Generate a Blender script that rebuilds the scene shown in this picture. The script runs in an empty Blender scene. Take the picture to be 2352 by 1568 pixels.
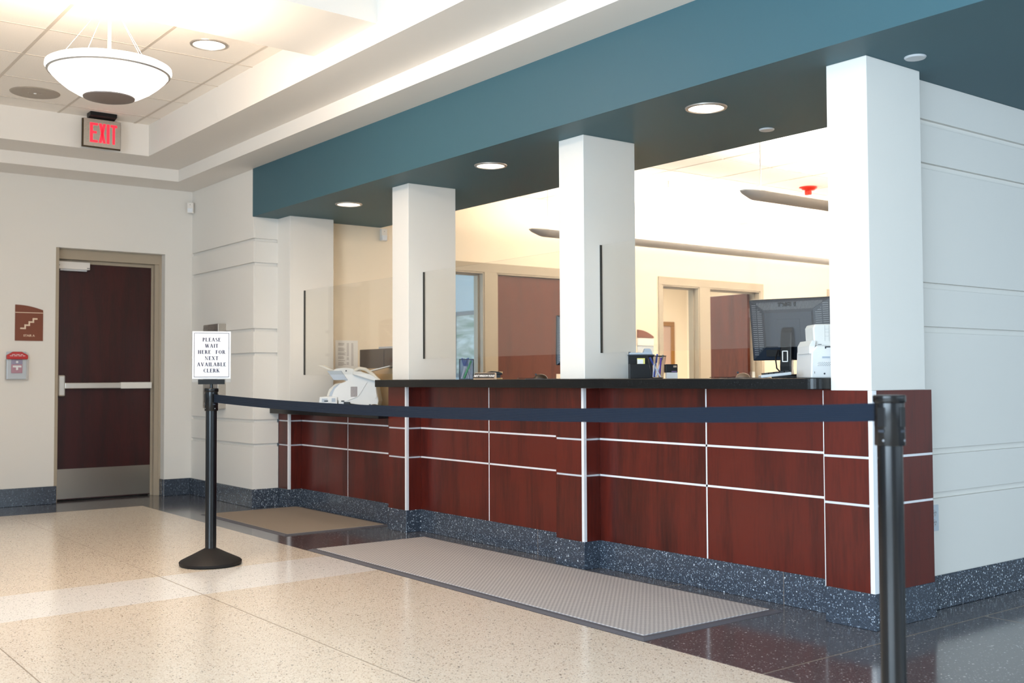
import bpy, bmesh, math, random
from mathutils import Matrix, Vector
random.seed(7)
S = bpy.context.scene
COL = S.collection
PI = math.pi

# ------------------------------------------------------------------ camera, world, exposure
cam_d = bpy.data.cameras.new('camera'); cam = bpy.data.objects.new('camera', cam_d); COL.objects.link(cam)
cR = Vector((0.60783, 0.79405, -0.00474)); cU = Vector((0.03068, -0.01751, 0.99938)); cF = Vector((-0.79347, 0.60760, 0.03500))
cam.matrix_world = Matrix(((cR.x, cU.x, -cF.x, 2.6923), (cR.y, cU.y, -cF.y, -3.9955), (cR.z, cU.z, -cF.z, 1.070), (0, 0, 0, 1)))
cam_d.lens = 37.71; cam_d.sensor_width = 36.0; cam_d.clip_start = 0.05; cam_d.clip_end = 200
cam_d.dof.use_dof = True; cam_d.dof.focus_distance = 5.9; cam_d.dof.aperture_fstop = 3.5
S.camera = cam
S.view_settings.view_transform = 'Standard'; S.view_settings.look = 'None'
S.view_settings.gamma = 1.0; S.view_settings.use_curve_mapping = False
S.view_settings.exposure = 0.0
world = bpy.data.worlds.new('world'); S.world = world; world.use_nodes = True
bg = world.node_tree.nodes['Background']; bg.inputs[0].default_value = (0.75, 0.88, 1.0, 1); bg.inputs[1].default_value = 1.2

def area(name, loc, size, power, color, direction, size_y=None, spread=PI):
    l = bpy.data.lights.new(name, 'AREA'); l.energy = power; l.color = color; l.shape = 'RECTANGLE'
    l.size = size; l.size_y = size_y or size; l.spread = spread
    o = bpy.data.objects.new(name, l); COL.objects.link(o); o.location = loc
    o.rotation_euler = Vector(direction).to_track_quat('-Z', 'Y').to_euler()
    return o
def point(name, loc, power, color, r=0.05):
    l = bpy.data.lights.new(name, 'POINT'); l.energy = power; l.color = color; l.shadow_soft_size = r
    o = bpy.data.objects.new(name, l); COL.objects.link(o); o.location = loc; return o
def spot(name, loc, power, color, ang=2.2, r=0.08):
    l = bpy.data.lights.new(name, 'SPOT'); l.energy = power; l.color = color; l.spot_size = ang; l.spot_blend = 0.6; l.shadow_soft_size = r
    o = bpy.data.objects.new(name, l); COL.objects.link(o); o.location = loc; return o
DAY = (0.66, 0.84, 1.0); WARM = (1.0, 0.78, 0.54)
area('daylight_south', (3.2, -7.3, 1.60), 6.2, 500, DAY, (0, 1, -0.06), 2.4, 2.35)
area('daylight_east', (6.3, 1.9, 1.55), 8.0, 145, DAY, (-1, 0, 0.0), 2.5)
area('daylight_side_room', (-7.6, 0.8, 1.5), 1.6, 60, (0.62, 0.84, 1.0), (-0.2, 1, 0), 1.4)
area('office_fill', (-2.6, 8.9, 1.6), 4.5, 90, (1.0, 0.95, 0.86), (0, -1, 0), 1.6)  # added fill to lift the office; no window on that wall
area('office_two_ceiling', (-7.6, 6.0, 2.75), 1.6, 200, (1.0, 0.93, 0.82), (0, 0, -1), 1.6)

# ------------------------------------------------------------------ helpers
def srgb(r, g, b):
    f = lambda c: (c / 255 / 12.92) if c / 255 <= 0.04045 else ((c / 255 + 0.055) / 1.055) ** 2.4
    return (f(r), f(g), f(b), 1)
M = {}
def mat(name, col=(0.8, 0.8, 0.8, 1), rough=0.5, metal=0.0, emit=None, es=0.0, coat=0.0, spec=0.5):
    m = bpy.data.materials.new(name); m.use_nodes = True; M[name] = m
    b = m.node_tree.nodes['Principled BSDF']
    b.inputs['Base Color'].default_value = col; b.inputs['Roughness'].default_value = rough; b.inputs['Metallic'].default_value = metal
    b.inputs['Specular IOR Level'].default_value = spec
    if coat: b.inputs['Coat Weight'].default_value = coat; b.inputs['Coat Roughness'].default_value = 0.12
    if emit: b.inputs['Emission Color'].default_value = emit; b.inputs['Emission Strength'].default_value = es
    return m
class N:
    def __init__(s, m): s.t = m.node_tree; s.b = s.t.nodes['Principled BSDF']
    def n(s, kind, **kw):
        o = s.t.nodes.new(kind)
        for k, v in kw.items():
            if k in o.inputs.keys(): o.inputs[k].default_value = v
            else: setattr(o, k, v)
        return o
    def l(s, a, b): s.t.links.new(a, b)
    def pos(s, scale=(1, 1, 1)):
        g = s.n('ShaderNodeNewGeometry'); mp = s.n('ShaderNodeMapping'); mp.inputs['Scale'].default_value = scale
        s.l(g.outputs['Position'], mp.inputs['Vector']); return mp.outputs['Vector']
    def math(s, op, a, b=None):
        o = s.n('ShaderNodeMath', operation=op)
        for i, v in enumerate((a, b)):
            if v is None: continue
            if isinstance(v, (int, float)): o.inputs[i].default_value = v
            else: s.l(v, o.inputs[i])
        return o.outputs[0]
    def mix(s, fac, a, b):
        o = s.n('ShaderNodeMix', data_type='RGBA')
        s.l(fac, o.inputs[0]) if not isinstance(fac, (int, float)) else setattr(o.inputs[0], 'default_value', fac)
        for v, i in ((a, 6), (b, 7)):
            if isinstance(v, tuple): o.inputs[i].default_value = v
            else: s.l(v, o.inputs[i])
        return o.outputs[2]
def paint(name, col, rough=0.6, bump=0.02):
    m = mat(name, col, rough, spec=0.25); k = N(m)
    v = k.pos(); nz = k.n('ShaderNodeTexNoise', Scale=180.0, Detail=3.0); k.l(v, nz.inputs['Vector'])
    bp = k.n('ShaderNodeBump', Strength=bump * 4, Distance=0.002); k.l(nz.outputs[0], bp.inputs['Height']); k.l(bp.outputs[0], k.b.inputs['Normal'])
    return m
def terrazzo(name, base, base2, chips, rough=0.14, coat=0.3):
    """chips: list of (scale, radius, share, colour)"""
    m = mat(name, base, rough, coat=coat); k = N(m); v = k.pos()
    nz = k.n('ShaderNodeTexNoise', Scale=3.0, Detail=5.0); k.l(v, nz.inputs['Vector'])
    col = k.mix(nz.outputs[0], base, base2)
    dn = k.n('ShaderNodeTexNoise', Scale=170.0, Detail=2.0); k.l(v, dn.inputs['Vector'])
    ds = k.n('ShaderNodeVectorMath', operation='SCALE'); k.l(dn.outputs['Color'], ds.inputs[0]); ds.inputs['Scale'].default_value = 0.009
    da = k.n('ShaderNodeVectorMath', operation='ADD'); k.l(v, da.inputs[0]); k.l(ds.outputs[0], da.inputs[1]); v = da.outputs[0]
    for i, (sc, rad, share, cc) in enumerate(chips):
        vo = k.n('ShaderNodeTexVoronoi', Scale=sc); vo.inputs['Randomness'].default_value = 1.0
        mp = k.n('ShaderNodeMapping'); mp.inputs['Location'].default_value = (i * 3.7, i * 1.3, i * 2.1); k.l(v, mp.inputs['Vector']); k.l(mp.outputs[0], vo.inputs['Vector'])
        sep = k.n('ShaderNodeSeparateColor'); k.l(vo.outputs['Color'], sep.inputs[0])
        r = k.math('MULTIPLY', k.math('ADD', k.math('MULTIPLY', sep.outputs[1], 0.8), 0.35), rad)
        a = k.math('LESS_THAN', vo.outputs['Distance'], r); c = k.math('LESS_THAN', sep.outputs[0], share)
        col = k.mix(k.math('MULTIPLY', a, c), col, cc)
    k.l(col, k.b.inputs['Base Color'])
    return m
def wood(name, dark, light, rough=0.32, scale=1.0, coat=0.08):
    m = mat(name, dark, rough, coat=coat); k = N(m)
    v = k.pos((5 * scale, 5 * scale, 0.55 * scale))
    oi = k.n('ShaderNodeObjectInfo'); add = k.n('ShaderNodeVectorMath', operation='ADD'); sc = k.n('ShaderNodeVectorMath', operation='SCALE')
    cmb = k.n('ShaderNodeCombineXYZ')
    for i in range(3): k.l(oi.outputs['Random'], cmb.inputs[i])
    k.l(cmb.outputs[0], sc.inputs[0]); sc.inputs['Scale'].default_value = 23.0
    k.l(v, add.inputs[0]); k.l(sc.outputs[0], add.inputs[1])
    n1 = k.n('ShaderNodeTexNoise', Scale=1.3, Detail=6.0, Distortion=0.8); k.l(add.outputs[0], n1.inputs['Vector'])
    n2 = k.n('ShaderNodeTexNoise', Scale=14.0, Detail=3.0); k.l(add.outputs[0], n2.inputs['Vector'])
    f = k.math('ADD', k.math('MULTIPLY', n1.outputs[0], 1.1), k.math('MULTIPLY', n2.outputs[0], 0.55))
    f = k.math('ADD', f, k.math('MULTIPLY', oi.outputs['Random'], 0.18))
    k.b.inputs['Specular IOR Level'].default_value = 0.38
    rp = k.n('ShaderNodeValToRGB'); rp.color_ramp.elements[0].position = 0.48; rp.color_ramp.elements[1].position = 1.15 if False else 1.0
    rp.color_ramp.elements[0].color = dark; rp.color_ramp.elements[1].color = light
    k.l(f, rp.inputs[0]); k.l(rp.outputs[0], k.b.inputs['Base Color'])
    return m
def clear(name, tint, refl=1.0, haze=0.0, hz=(0.8, 0.8, 0.8, 1)):
    m = bpy.data.materials.new(name); m.use_nodes = True; M[name] = m; t = m.node_tree; t.nodes.clear()
    o = t.nodes.new('ShaderNodeOutputMaterial'); tr = t.nodes.new('ShaderNodeBsdfTransparent'); gl = t.nodes.new('ShaderNodeBsdfGlossy'); fr = t.nodes.new('ShaderNodeMath')
    mx = t.nodes.new('ShaderNodeMixShader'); tr.inputs[0].default_value = tint; gl.inputs['Roughness'].default_value = 0.02; lw = t.nodes.new('ShaderNodeLayerWeight'); pw = t.nodes.new('ShaderNodeMath'); pw.operation = 'POWER'; pw.inputs[1].default_value = 4.0; fr.operation = 'MULTIPLY_ADD'; fr.inputs[1].default_value = 0.55; fr.inputs[2].default_value = 0.025; t.links.new(lw.outputs['Facing'], pw.inputs[0]); t.links.new(pw.outputs[0], fr.inputs[0])
    gl.inputs[0].default_value = (refl, refl, refl, 1)
    t.links.new(fr.outputs[0], mx.inputs[0]); t.links.new(tr.outputs[0], mx.inputs[1]); t.links.new(gl.outputs[0], mx.inputs[2])
    if haze:
        df = t.nodes.new('ShaderNodeBsdfDiffuse'); df.inputs[0].default_value = hz; m2 = t.nodes.new('ShaderNodeMixShader'); m2.inputs[0].default_value = haze
        t.links.new(mx.outputs[0], m2.inputs[1]); t.links.new(df.outputs[0], m2.inputs[2]); mx = m2
    t.links.new(mx.outputs[0], o.inputs[0]); return m

class MB:
    def __init__(s): s.bm = bmesh.new()
    def box(s, x0, x1, y0, y1, z0, z1, mx=None):
        vs = [Vector((x, y, z)) for x in (x0, x1) for y in (y0, y1) for z in (z0, z1)]
        if mx: vs = [mx @ v for v in vs]
        v = [s.bm.verts.new(p) for p in vs]
        for f in ((0, 1, 3, 2), (4, 6, 7, 5), (0, 4, 5, 1), (2, 3, 7, 6), (0, 2, 6, 4), (1, 5, 7, 3)): s.bm.faces.new([v[i] for i in f])
        return s
    def prism(s, pts, axis, a, b, mx=None):
        """extrude 2-D polygon along axis from a to b; pts are the other two coordinates in xyz order"""
        def P(p, t):
            q = {'X': (t, p[0], p[1]), 'Y': (p[0], t, p[1]), 'Z': (p[0], p[1], t)}[axis]
            q = Vector(q); return mx @ q if mx else q
        A = [s.bm.verts.new(P(p, a)) for p in pts]; B = [s.bm.verts.new(P(p, b)) for p in pts]
        s.bm.faces.new(A); s.bm.faces.new(B[::-1]); n = len(pts)
        for i in range(n): s.bm.faces.new((A[i], A[(i + 1) % n], B[(i + 1) % n], B[i]))
        return s
    def lathe(s, prof, n=32, c=(0, 0, 0), mx=None, cap=True):
        rings = []
        for r, z in prof:
            ring = []
            for i in range(n):
                a = 2 * PI * i / n; p = Vector((c[0] + r * math.cos(a), c[1] + r * math.sin(a), c[2] + z))
                ring.append(s.bm.verts.new(mx @ p if mx else p))
            rings.append(ring)
        for a, b in zip(rings, rings[1:]):
            for i in range(n): s.bm.faces.new((a[i], a[(i + 1) % n], b[(i + 1) % n], b[i]))
        if cap: s.bm.faces.new(rings[0][::-1]); s.bm.faces.new(rings[-1])
        return s
    def tube(s, pts, r, n=8, r2=None):
        pts = [Vector(p) for p in pts]; rings = []; up0 = None
        for i, p in enumerate(pts):
            d = (pts[min(i + 1, len(pts) - 1)] - pts[max(i - 1, 0)]).normalized()
            u = d.cross(Vector((0, 0, 1)) if abs(d.z) < 0.95 else Vector((1, 0, 0))).normalized(); w = u.cross(d)
            rr = r if r2 is None else r + (r2 - r) * i / (len(pts) - 1)
            rings.append([s.bm.verts.new(p + (u * math.cos(2 * PI * k / n) + w * math.sin(2 * PI * k / n)) * rr) for k in range(n)])
        for a, b in zip(rings, rings[1:]):
            for i in range(n): s.bm.faces.new((a[i], a[(i + 1) % n], b[(i + 1) % n], b[i]))
        s.bm.faces.new(rings[0][::-1]); s.bm.faces.new(rings[-1]); return s
    def poly(s, pts):
        s.bm.faces.new([s.bm.verts.new(p) for p in pts]); return s
    def build(s, name, m, parent=None, loc=None, rot=None, bevel=0, seg=2, smooth=False):
        bmesh.ops.recalc_face_normals(s.bm, faces=s.bm.faces)
        me = bpy.data.meshes.new(name); s.bm.to_mesh(me); s.bm.free()
        me.materials.append(M[m] if isinstance(m, str) else m)
        o = bpy.data.objects.new(name, me); COL.objects.link(o)
        if parent: o.parent = parent
        if loc: o.location = loc
        if rot: o.rotation_euler = rot
        if smooth:
            for p in me.polygons: p.use_smooth = True
            md = o.modifiers.new('es', 'EDGE_SPLIT'); md.split_angle = math.radians(38)
        if bevel:
            md = o.modifiers.new('bevel', 'BEVEL'); md.width = bevel; md.segments = seg; md.limit_method = 'ANGLE'; md.angle_limit = math.radians(40)
            md.harden_normals = False
        return o
def tag(o, label=None, cat=None, group=None, kind=None):
    if label: o['label'] = label
    if cat: o['category'] = cat
    if group: o['group'] = group
    if kind: o['kind'] = kind
    return o
def thing(name, label, cat, loc=(0, 0, 0), rz=0, group=None):
    o = bpy.data.objects.new(name, None); COL.objects.link(o); o.location = loc; o.rotation_euler = (0, 0, rz); o.empty_display_size = 0.1
    return tag(o, label, cat, group)
def struct(o, label=None, cat=None): return tag(o, label, cat, kind='structure')
def B(name, m, x0, x1, y0, y1, z0, z1, parent=None, bevel=0, **k): return MB().box(x0, x1, y0, y1, z0, z1).build(name, m, parent, bevel=bevel, **k)
def copy_tree(o, parent=None):
    c = o.copy(); COL.objects.link(c)
    if parent: c.parent = parent
    for ch in [q for q in bpy.data.objects if q.parent == o]: copy_tree(ch, c)
    return c
def text_mesh(name, body, size, m, parent, mx, extrude=0.0006, shear=0.0, bold=0.0, sx=1.0, align='CENTER'):
    cu = bpy.data.curves.new(name, 'FONT'); cu.body = body; cu.size = size; cu.align_x = align; cu.extrude = extrude; cu.shear = shear; cu.offset = bold; cu.resolution_u = 3
    t = bpy.data.objects.new(name, cu); COL.objects.link(t); bpy.context.view_layer.update()
    me = bpy.data.meshes.new_from_object(t); bpy.data.objects.remove(t)
    me.transform(mx @ Matrix.Diagonal((sx, 1, 1, 1))); me.materials.clear(); me.materials.append(M[m])
    o = bpy.data.objects.new(name, me); COL.objects.link(o); o.parent = parent; return o
# text in XY plane facing +Z -> stand it up: facing -Y, or facing +X
FACE_MY = Matrix(((1, 0, 0, 0), (0, 0, -1, 0), (0, 1, 0, 0), (0, 0, 0, 1)))
FACE_PX = Matrix(((0, 0, 1, 0), (1, 0, 0, 0), (0, 1, 0, 0), (0, 0, 0, 1)))
T = Matrix.Translation

# ------------------------------------------------------------------ materials
paint('wall_paint', srgb(226, 223, 217)); paint('office_paint', srgb(238, 224, 202)); paint('side_room_paint', srgb(214, 228, 236))
paint('ceiling_paint', srgb(230, 226, 220)); paint('teal_paint', srgb(58, 92, 103), 0.5); paint('frame_paint', srgb(168, 156, 138), 0.45, 0.0)
m = mat('ceiling_tile', srgb(244, 238, 230), 0.85, spec=0.1); k = N(m); v = k.pos(); nz = k.n('ShaderNodeTexNoise', Scale=140.0, Detail=4.0); k.l(v, nz.inputs['Vector'])
bp = k.n('ShaderNodeBump', Strength=0.4, Distance=0.003); k.l(nz.outputs[0], bp.inputs['Height']); k.l(bp.outputs[0], k.b.inputs['Normal'])
mat('tee_bar', srgb(206, 196, 184), 0.5)
wood('cherry', srgb(40, 8, 6), srgb(90, 27, 17)); wood('cherry_door', srgb(28, 5, 4), srgb(58, 13, 10), 0.35, 1.2); wood('cherry_office', srgb(58, 18, 10), srgb(88, 36, 22), 0.4, 1.2, 0.1)
mat('strip_metal', srgb(238, 240, 244), 0.35, 0.2); mat('brushed_steel', srgb(196, 190, 182), 0.3, 1.0); mat('satin_chrome', srgb(214, 208, 200), 0.32, 0.85)
mat('kick_steel', srgb(160, 150, 138), 0.28, 1.0)
m = M['brushed_steel']; k = N(m); v = k.pos((3, 6, 90)); nz = k.n('ShaderNodeTexNoise', Scale=8.0, Detail=2.0); k.l(v, nz.inputs['Vector'])
k.l(k.math('ADD', k.math('MULTIPLY', nz.outputs[0], 0.2), 0.2), k.b.inputs['Roughness'])
terrazzo('terrazzo_base', srgb(50, 58, 70), srgb(60, 68, 80), [(170, 0.42, 0.45, srgb(92, 104, 120)), (120, 0.36, 0.40, srgb(140, 154, 170)), (75, 0.30, 0.40, srgb(205, 215, 225)), (190, 0.45, 0.3, srgb(30, 36, 44))], 0.22, 0.2)
terrazzo('terrazzo_dark', srgb(76, 74, 78), srgb(90, 88, 92), [(150, 0.38, 0.4, srgb(112, 110, 114)), (110, 0.30, 0.35, srgb(150, 147, 148)), (70, 0.24, 0.35, srgb(200, 198, 198)), (190, 0.45, 0.35, srgb(50, 48, 52))], 0.13)
BEI = [(210, 0.44, 0.45, srgb(196, 176, 154)), (150, 0.36, 0.40, srgb(158, 128, 102)), (105, 0.30, 0.32, srgb(112, 88, 74)), (70, 0.26, 0.14, srgb(70, 58, 56)), (160, 0.45, 0.35, srgb(244, 238, 228))]
terrazzo('terrazzo_beige', srgb(229, 217, 201), srgb(235, 225, 211), BEI, 0.18, 0.2)
terrazzo('terrazzo_white', srgb(244, 243, 242), srgb(248, 247, 246), [(210, 0.42, 0.40, srgb(206, 204, 206)), (150, 0.34, 0.32, srgb(160, 158, 162)), (105, 0.28, 0.28, srgb(112, 110, 118)), (70, 0.24, 0.12, srgb(74, 74, 84)), (160, 0.45, 0.35, srgb(252, 252, 250))])
mat('joint_metal', srgb(140, 126, 112), 0.5, 0.2)
terrazzo('granite', srgb(10, 11, 13), srgb(15, 17, 19), [(260, 0.3, 0.25, srgb(44, 50, 56))], 0.24, 0.0); M['granite'].node_tree.nodes['Principled BSDF'].inputs['Specular IOR Level'].default_value = 0.3
mat('black_plastic', srgb(14, 15, 18), 0.4, spec=0.3); mat('black_satin', srgb(7, 9, 13), 0.2, spec=0.4); mat('black_rough', srgb(26, 24, 25), 0.55, spec=0.3); mat('slot_black', srgb(14, 22, 20), 0.5)
mat('dark_grey', srgb(36, 44, 56), 0.42); mat('vent_slot', srgb(120, 126, 132), 0.5); mat('mid_grey', srgb(128, 132, 138), 0.45); mat('light_grey', srgb(188, 192, 196), 0.45)
mat('rubber', srgb(84, 84, 92), 0.65)
m = mat('belt_web', srgb(22, 32, 46), 0.6, spec=0.12); k = N(m); v = k.pos((1, 1, 1)); wv = k.n('ShaderNodeTexWave', Scale=55.0, bands_direction='Z'); k.l(v, wv.inputs['Vector'])
bp = k.n('ShaderNodeBump', Strength=0.5, Distance=0.002); k.l(wv.outputs[0], bp.inputs['Height']); k.l(bp.outputs[0], k.b.inputs['Normal'])
def carpet(name, a, b, sc):
    m = mat(name, a, 0.95, spec=0.1); k = N(m); v = k.pos()
    ch = k.n('ShaderNodeTexChecker', Scale=sc); ch.inputs['Color1'].default_value = a; ch.inputs['Color2'].default_value = b; k.l(v, ch.inputs['Vector'])
    nz = k.n('ShaderNodeTexNoise', Scale=260.0, Detail=3.0); k.l(v, nz.inputs['Vector'])
    c = k.mix(k.math('MULTIPLY', nz.outputs[0], 0.7), ch.outputs[0], a); k.l(c, k.b.inputs['Base Color'])
    bp = k.n('ShaderNodeBump', Strength=0.6, Distance=0.004); k.l(nz.outputs[0], bp.inputs['Height']); k.l(bp.outputs[0], k.b.inputs['Normal'])
carpet('carpet_grey', srgb(186, 182, 182), srgb(138, 134, 136), 75.0); carpet('carpet_brown', srgb(160, 148, 136), srgb(128, 118, 108), 110.0); carpet('carpet_office', srgb(110, 104, 98), srgb(100, 94, 88), 40.0)
mat('white_plastic', srgb(232, 234, 234), 0.4); mat('grey_plastic', srgb(178, 190, 204), 0.4); mat('beige_plastic', srgb(226, 222, 212), 0.45); mat('paper', srgb(240, 238, 234), 0.8)
mat('sign_white', srgb(226, 230, 234), 0.6, spec=0.2); mat('ink_navy', srgb(18, 20, 66), 0.7, spec=0.1); mat('ink_grey', srgb(150, 140, 140), 0.7)
mat('sign_brown', srgb(116, 58, 32), 0.5); mat('sign_cream', srgb(222, 200, 176), 0.5); mat('letter_white', srgb(245, 245, 245), 0.5)
mat('red_plastic', srgb(176, 26, 22), 0.35); mat('pull_mauve', srgb(168, 62, 92), 0.4); mat('pull_violet', srgb(116, 92, 140), 0.4); mat('strobe_red', srgb(214, 44, 24), 0.4)
mat('exit_red', srgb(235, 40, 60), 0.4, emit=srgb(255, 42, 66), es=0.85); mat('bronze', srgb(58, 44, 20), 0.45, 0.2)
mat('speaker_grille', srgb(168, 158, 146), 0.6); mat('trim_white', srgb(226, 222, 216), 0.4)
mat('lamp_glass', (1, 1, 1, 1), 0.4, emit=(1.0, 0.93, 0.84, 1), es=2.6); mat('lamp_disc', srgb(120, 108, 102), 0.45, 0.3)
mat('light_disc', (1, 1, 1, 1), 0.4, emit=(1.0, 0.88, 0.70, 1), es=4.0); mat('light_trim', srgb(176, 168, 160), 0.35, 0.5)
mat('pendant_metal', srgb(196, 190, 184), 0.45, 0.0); mat('pendant_lens', (1, 1, 1, 1), 0.5, emit=(1.0, 0.87, 0.66, 1), es=6.0)
mat('pen_blue', srgb(30, 62, 150), 0.4); mat('pen_white', srgb(216, 220, 226), 0.4); mat('pen_green', srgb(20, 150, 70), 0.4); mat('pen_purple', srgb(110, 74, 170), 0.4); mat('pen_wood', srgb(200, 170, 130), 0.5)
mat('note_yellow', srgb(236, 228, 130), 0.7); mat('tan', srgb(206, 174, 130), 0.6); mat('plaque_black', srgb(36, 32, 34), 0.45); mat('plaque_tan', srgb(176, 158, 140), 0.4, 0.3)
mat('mouse_tan', srgb(128, 104, 84), 0.35); mat('gilt', srgb(150, 106, 50), 0.45, 0.3); mat('picture_mauve', srgb(190, 162, 148), 0.7); mat('picture_reflection', srgb(205, 226, 222), 0.3)
mat('picture_frame_grey', srgb(140, 150, 158), 0.4); mat('dark_brown', srgb(52, 38, 26), 0.3); mat('outlet_grey', srgb(190, 200, 208), 0.4)
clear('glass', (0.985, 0.99, 0.985, 1), 0.8, 0.02, srgb(235, 222, 214)); clear('acrylic', (0.97, 0.97, 0.97, 1), 1.0, 0.04); clear('cover_plastic', (0.92, 0.91, 0.90, 1), 1.0, 0.16)  # diffuse film on the panes paints in the bright lobby's reflection
clear('mesh_metal', (0.88, 0.89, 0.93, 1), 0.2, 0.13, srgb(30, 34, 50))
m = M['picture_reflection']; k = N(m); v = k.pos((0.6, 1.2, 3)); nz = k.n('ShaderNodeTexNoise', Scale=3.0, Detail=6.0, Distortion=1.5); k.l(v, nz.inputs['Vector'])  # pale mottling paints in the outdoors reflected by the picture glass
rp = k.n('ShaderNodeValToRGB'); rp.color_ramp.elements[0].color = srgb(140, 165, 150); rp.color_ramp.elements[1].color = srgb(240, 248, 250); rp.color_ramp.elements[0].position = 0.3; rp.color_ramp.elements[1].position = 0.62
k.l(nz.outputs[0], rp.inputs[0]); k.l(rp.outputs[0], k.b.inputs['Base Color'])

# ------------------------------------------------------------------ floor
XI = [-5.615, -3.750, -1.866, 0.0]            # chrome corner of every post, west to east
XW, YW, XD, XO = -5.815, -0.230, -7.22, -5.767  # banded wall end, its front, stair door wall, office west wall
ZS, ZB, Z2, Z3, ZO = 2.454, 2.862, 2.968, 3.233, 2.90
BW = 0.155                                     # terrazzo base height
# beige field, split by the white band that crosses it a little askew
def band_x(x, y): return x + (y + 1.9) * -0.051
def fl(name, m, pts): return struct(MB().prism(pts, 'Z', -0.12, 0.0).build(name, m))
ys, yn = -8.0, -0.90
L0, L1 = -3.175, -2.548
fl('floor_beige_west', 'terrazzo_beige', [(-6.567, ys), (band_x(L0, ys), ys), (band_x(L0, yn), yn), (-6.567, yn)])
fl('floor_white_band', 'terrazzo_white', [(band_x(L0, ys), ys), (band_x(L1, ys), ys), (band_x(L1, yn), yn), (band_x(L0, yn), yn)])
fl('floor_beige_east', 'terrazzo_beige', [(band_x(L1, ys), ys), (7.0, ys), (7.0, yn), (band_x(L1, yn), yn)])
fl('floor_dark_border', 'terrazzo_dark', [(-7.75, ys), (-6.567, ys), (-6.567, yn), (7.0, yn), (7.0, 6.2), (-0.1, 6.2), (-0.1, 0.3), (-7.75, 0.3)])
fl('floor_office', 'carpet_office', [(-9.4, 0.3), (-0.1, 0.3), (-0.1, 9.2), (-9.4, 9.2)])
j = MB()
for y in (-1.94, -2.99, -4.04, -5.1, -6.15): j.box(-6.567, 7.0, y - 0.0018, y + 0.0018, -0.01, 0.0006)
for x0, x1, y0, y1 in ((0.128, 0.132, -0.9, 6.2), (0.13, 7.0, 0.62, 0.623), (-1.24, -1.237, -0.9, 0.12), (2.6, 2.603, -0.9, 6), (-6.567, -6.564, -8, -0.9)): j.box(x0, x1, y0, y1, -0.01, 0.0006)
struct(j.build('floor_joint', 'joint_metal'))

# ------------------------------------------------------------------ walls
GR = (2.275, 2.070, 1.510, 1.305, 0.738, 0.535); GH = 0.028
def slabs(mb, x0, x1, y0, y1, z0, z1, inset, sides):
    """block with horizontal grooves cut into the named sides ('-y', '+x')"""
    ix1 = x1 - (inset if '+x' in sides else 0); iy0 = y0 + (inset if '-y' in sides else 0)
    mb.box(x0, ix1, iy0, y1, z0, z1)
    z = z0
    for g in sorted(GR) + [None]:
        t = z1 if g is None else g - GH
        if '-y' in sides: mb.box(x0, x1, y0, iy0, z, t)
        if '+x' in sides: mb.box(ix1, x1, iy0, y1, z, t)
        z = g
    return mb
w = MB(); slabs(w, XD, XW, YW, 0.0, 0.0, ZB, 0.020, ('-y', '+x'))
struct(w.build('wall_north', 'wall_paint', bevel=0.0012, seg=1))
struct(B('wall_north_infill', 'wall_paint', XD, XO, 0.0, 0.40, 0.846, ZO))
w = MB(); slabs(w, -0.24, -0.080, 0.40, 6.1, 0.0, ZS, 0.020, ('+x',))
struct(w.build('wall_east_of_office', 'wall_paint', bevel=0.0012, seg=1))
# stair door wall, with the opening
DY0, DY1, DZ = -1.458, -0.488, 2.251
w = MB(); w.box(XD - 0.3, XD, ys, DY0, 0, ZB); w.box(XD - 0.3, XD, DY1, 0.0, 0, ZB); w.box(XD - 0.3, XD, DY0, DY1, DZ, ZB)
struct(w.build('wall_west', 'wall_paint'))
struct(B('wall_stair_back', 'wall_paint', XD - 0.5, XD - 0.3, -1.9, 0.0, 0, ZB))
# lobby south and east window walls
def windows(name, along, fixed, a0, a1, n, out):
    w = MB(); f = MB(); g = MB()
    def bx(mb, u0, u1, z0, z1, t0, t1):
        t0, t1 = fixed + min(t0 * out, t1 * out), fixed + max(t0 * out, t1 * out)
        if along == 'X': mb.box(u0, u1, t0, t1, z0, z1)
        else: mb.box(t0, t1, u0, u1, z0, z1)
    bx(w, a0, a1, 0, 0.12, 0, 0.25); bx(w, a0, a1, 2.85, 3.6, 0, 0.25)
    s = (a1 - a0) / n
    for i in range(n + 1): bx(f, a0 + i * s - 0.03, a0 + i * s + 0.03, 0.12, 2.85, 0.05, 0.17)
    bx(f, a0, a1, 0.12, 0.18, 0.06, 0.16); bx(f, a0, a1, 2.79, 2.85, 0.06, 0.16); bx(f, a0, a1, 2.10, 2.15, 0.06, 0.16)
    bx(g, a0, a1, 0.15, 2.82, 0.10, 0.11)
    return w, f, g
for nm, wn, al, fx, a0, a1, n, out in (('wall_south', 'window_1', 'X', -7.5, -7.22, 6.5, 10, -1), ('wall_east', 'window_2', 'Y', 6.5, -7.5, 6.1, 10, 1)):
    w, f, g = windows(nm, al, fx, a0, a1, n, out)
    struct(w.build(nm, 'wall_paint')); fo = struct(f.build(wn, 'dark_grey')); g.build('pane', 'glass', fo)
struct(B('wall_corridor_end', 'wall_paint', -0.24, 6.5, 6.1, 6.3, 0, ZO))
# office shell
w = MB()
OD = [(1.20, 2.14), (2.29, 3.20), (4.59, 5.19), (5.36, 6.26), (7.64, 8.54)]
prev = 0.40
for a, b in OD: w.box(XO - 0.14, XO, prev, a, 0, ZO); w.box(XO - 0.14, XO, a, b, 2.115, ZO); prev = b
w.box(XO - 0.14, XO, prev, 9.1, 0, ZO)
struct(w.build('wall_office_west', 'office_paint'))
struct(B('wall_office_north', 'office_paint', XO - 0.14, -0.24, 9.1, 9.25, 0, ZO))
struct(B('wall_office_east', 'office_paint', -0.29, -0.242, 0.95, 9.1, 0, ZO))
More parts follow.
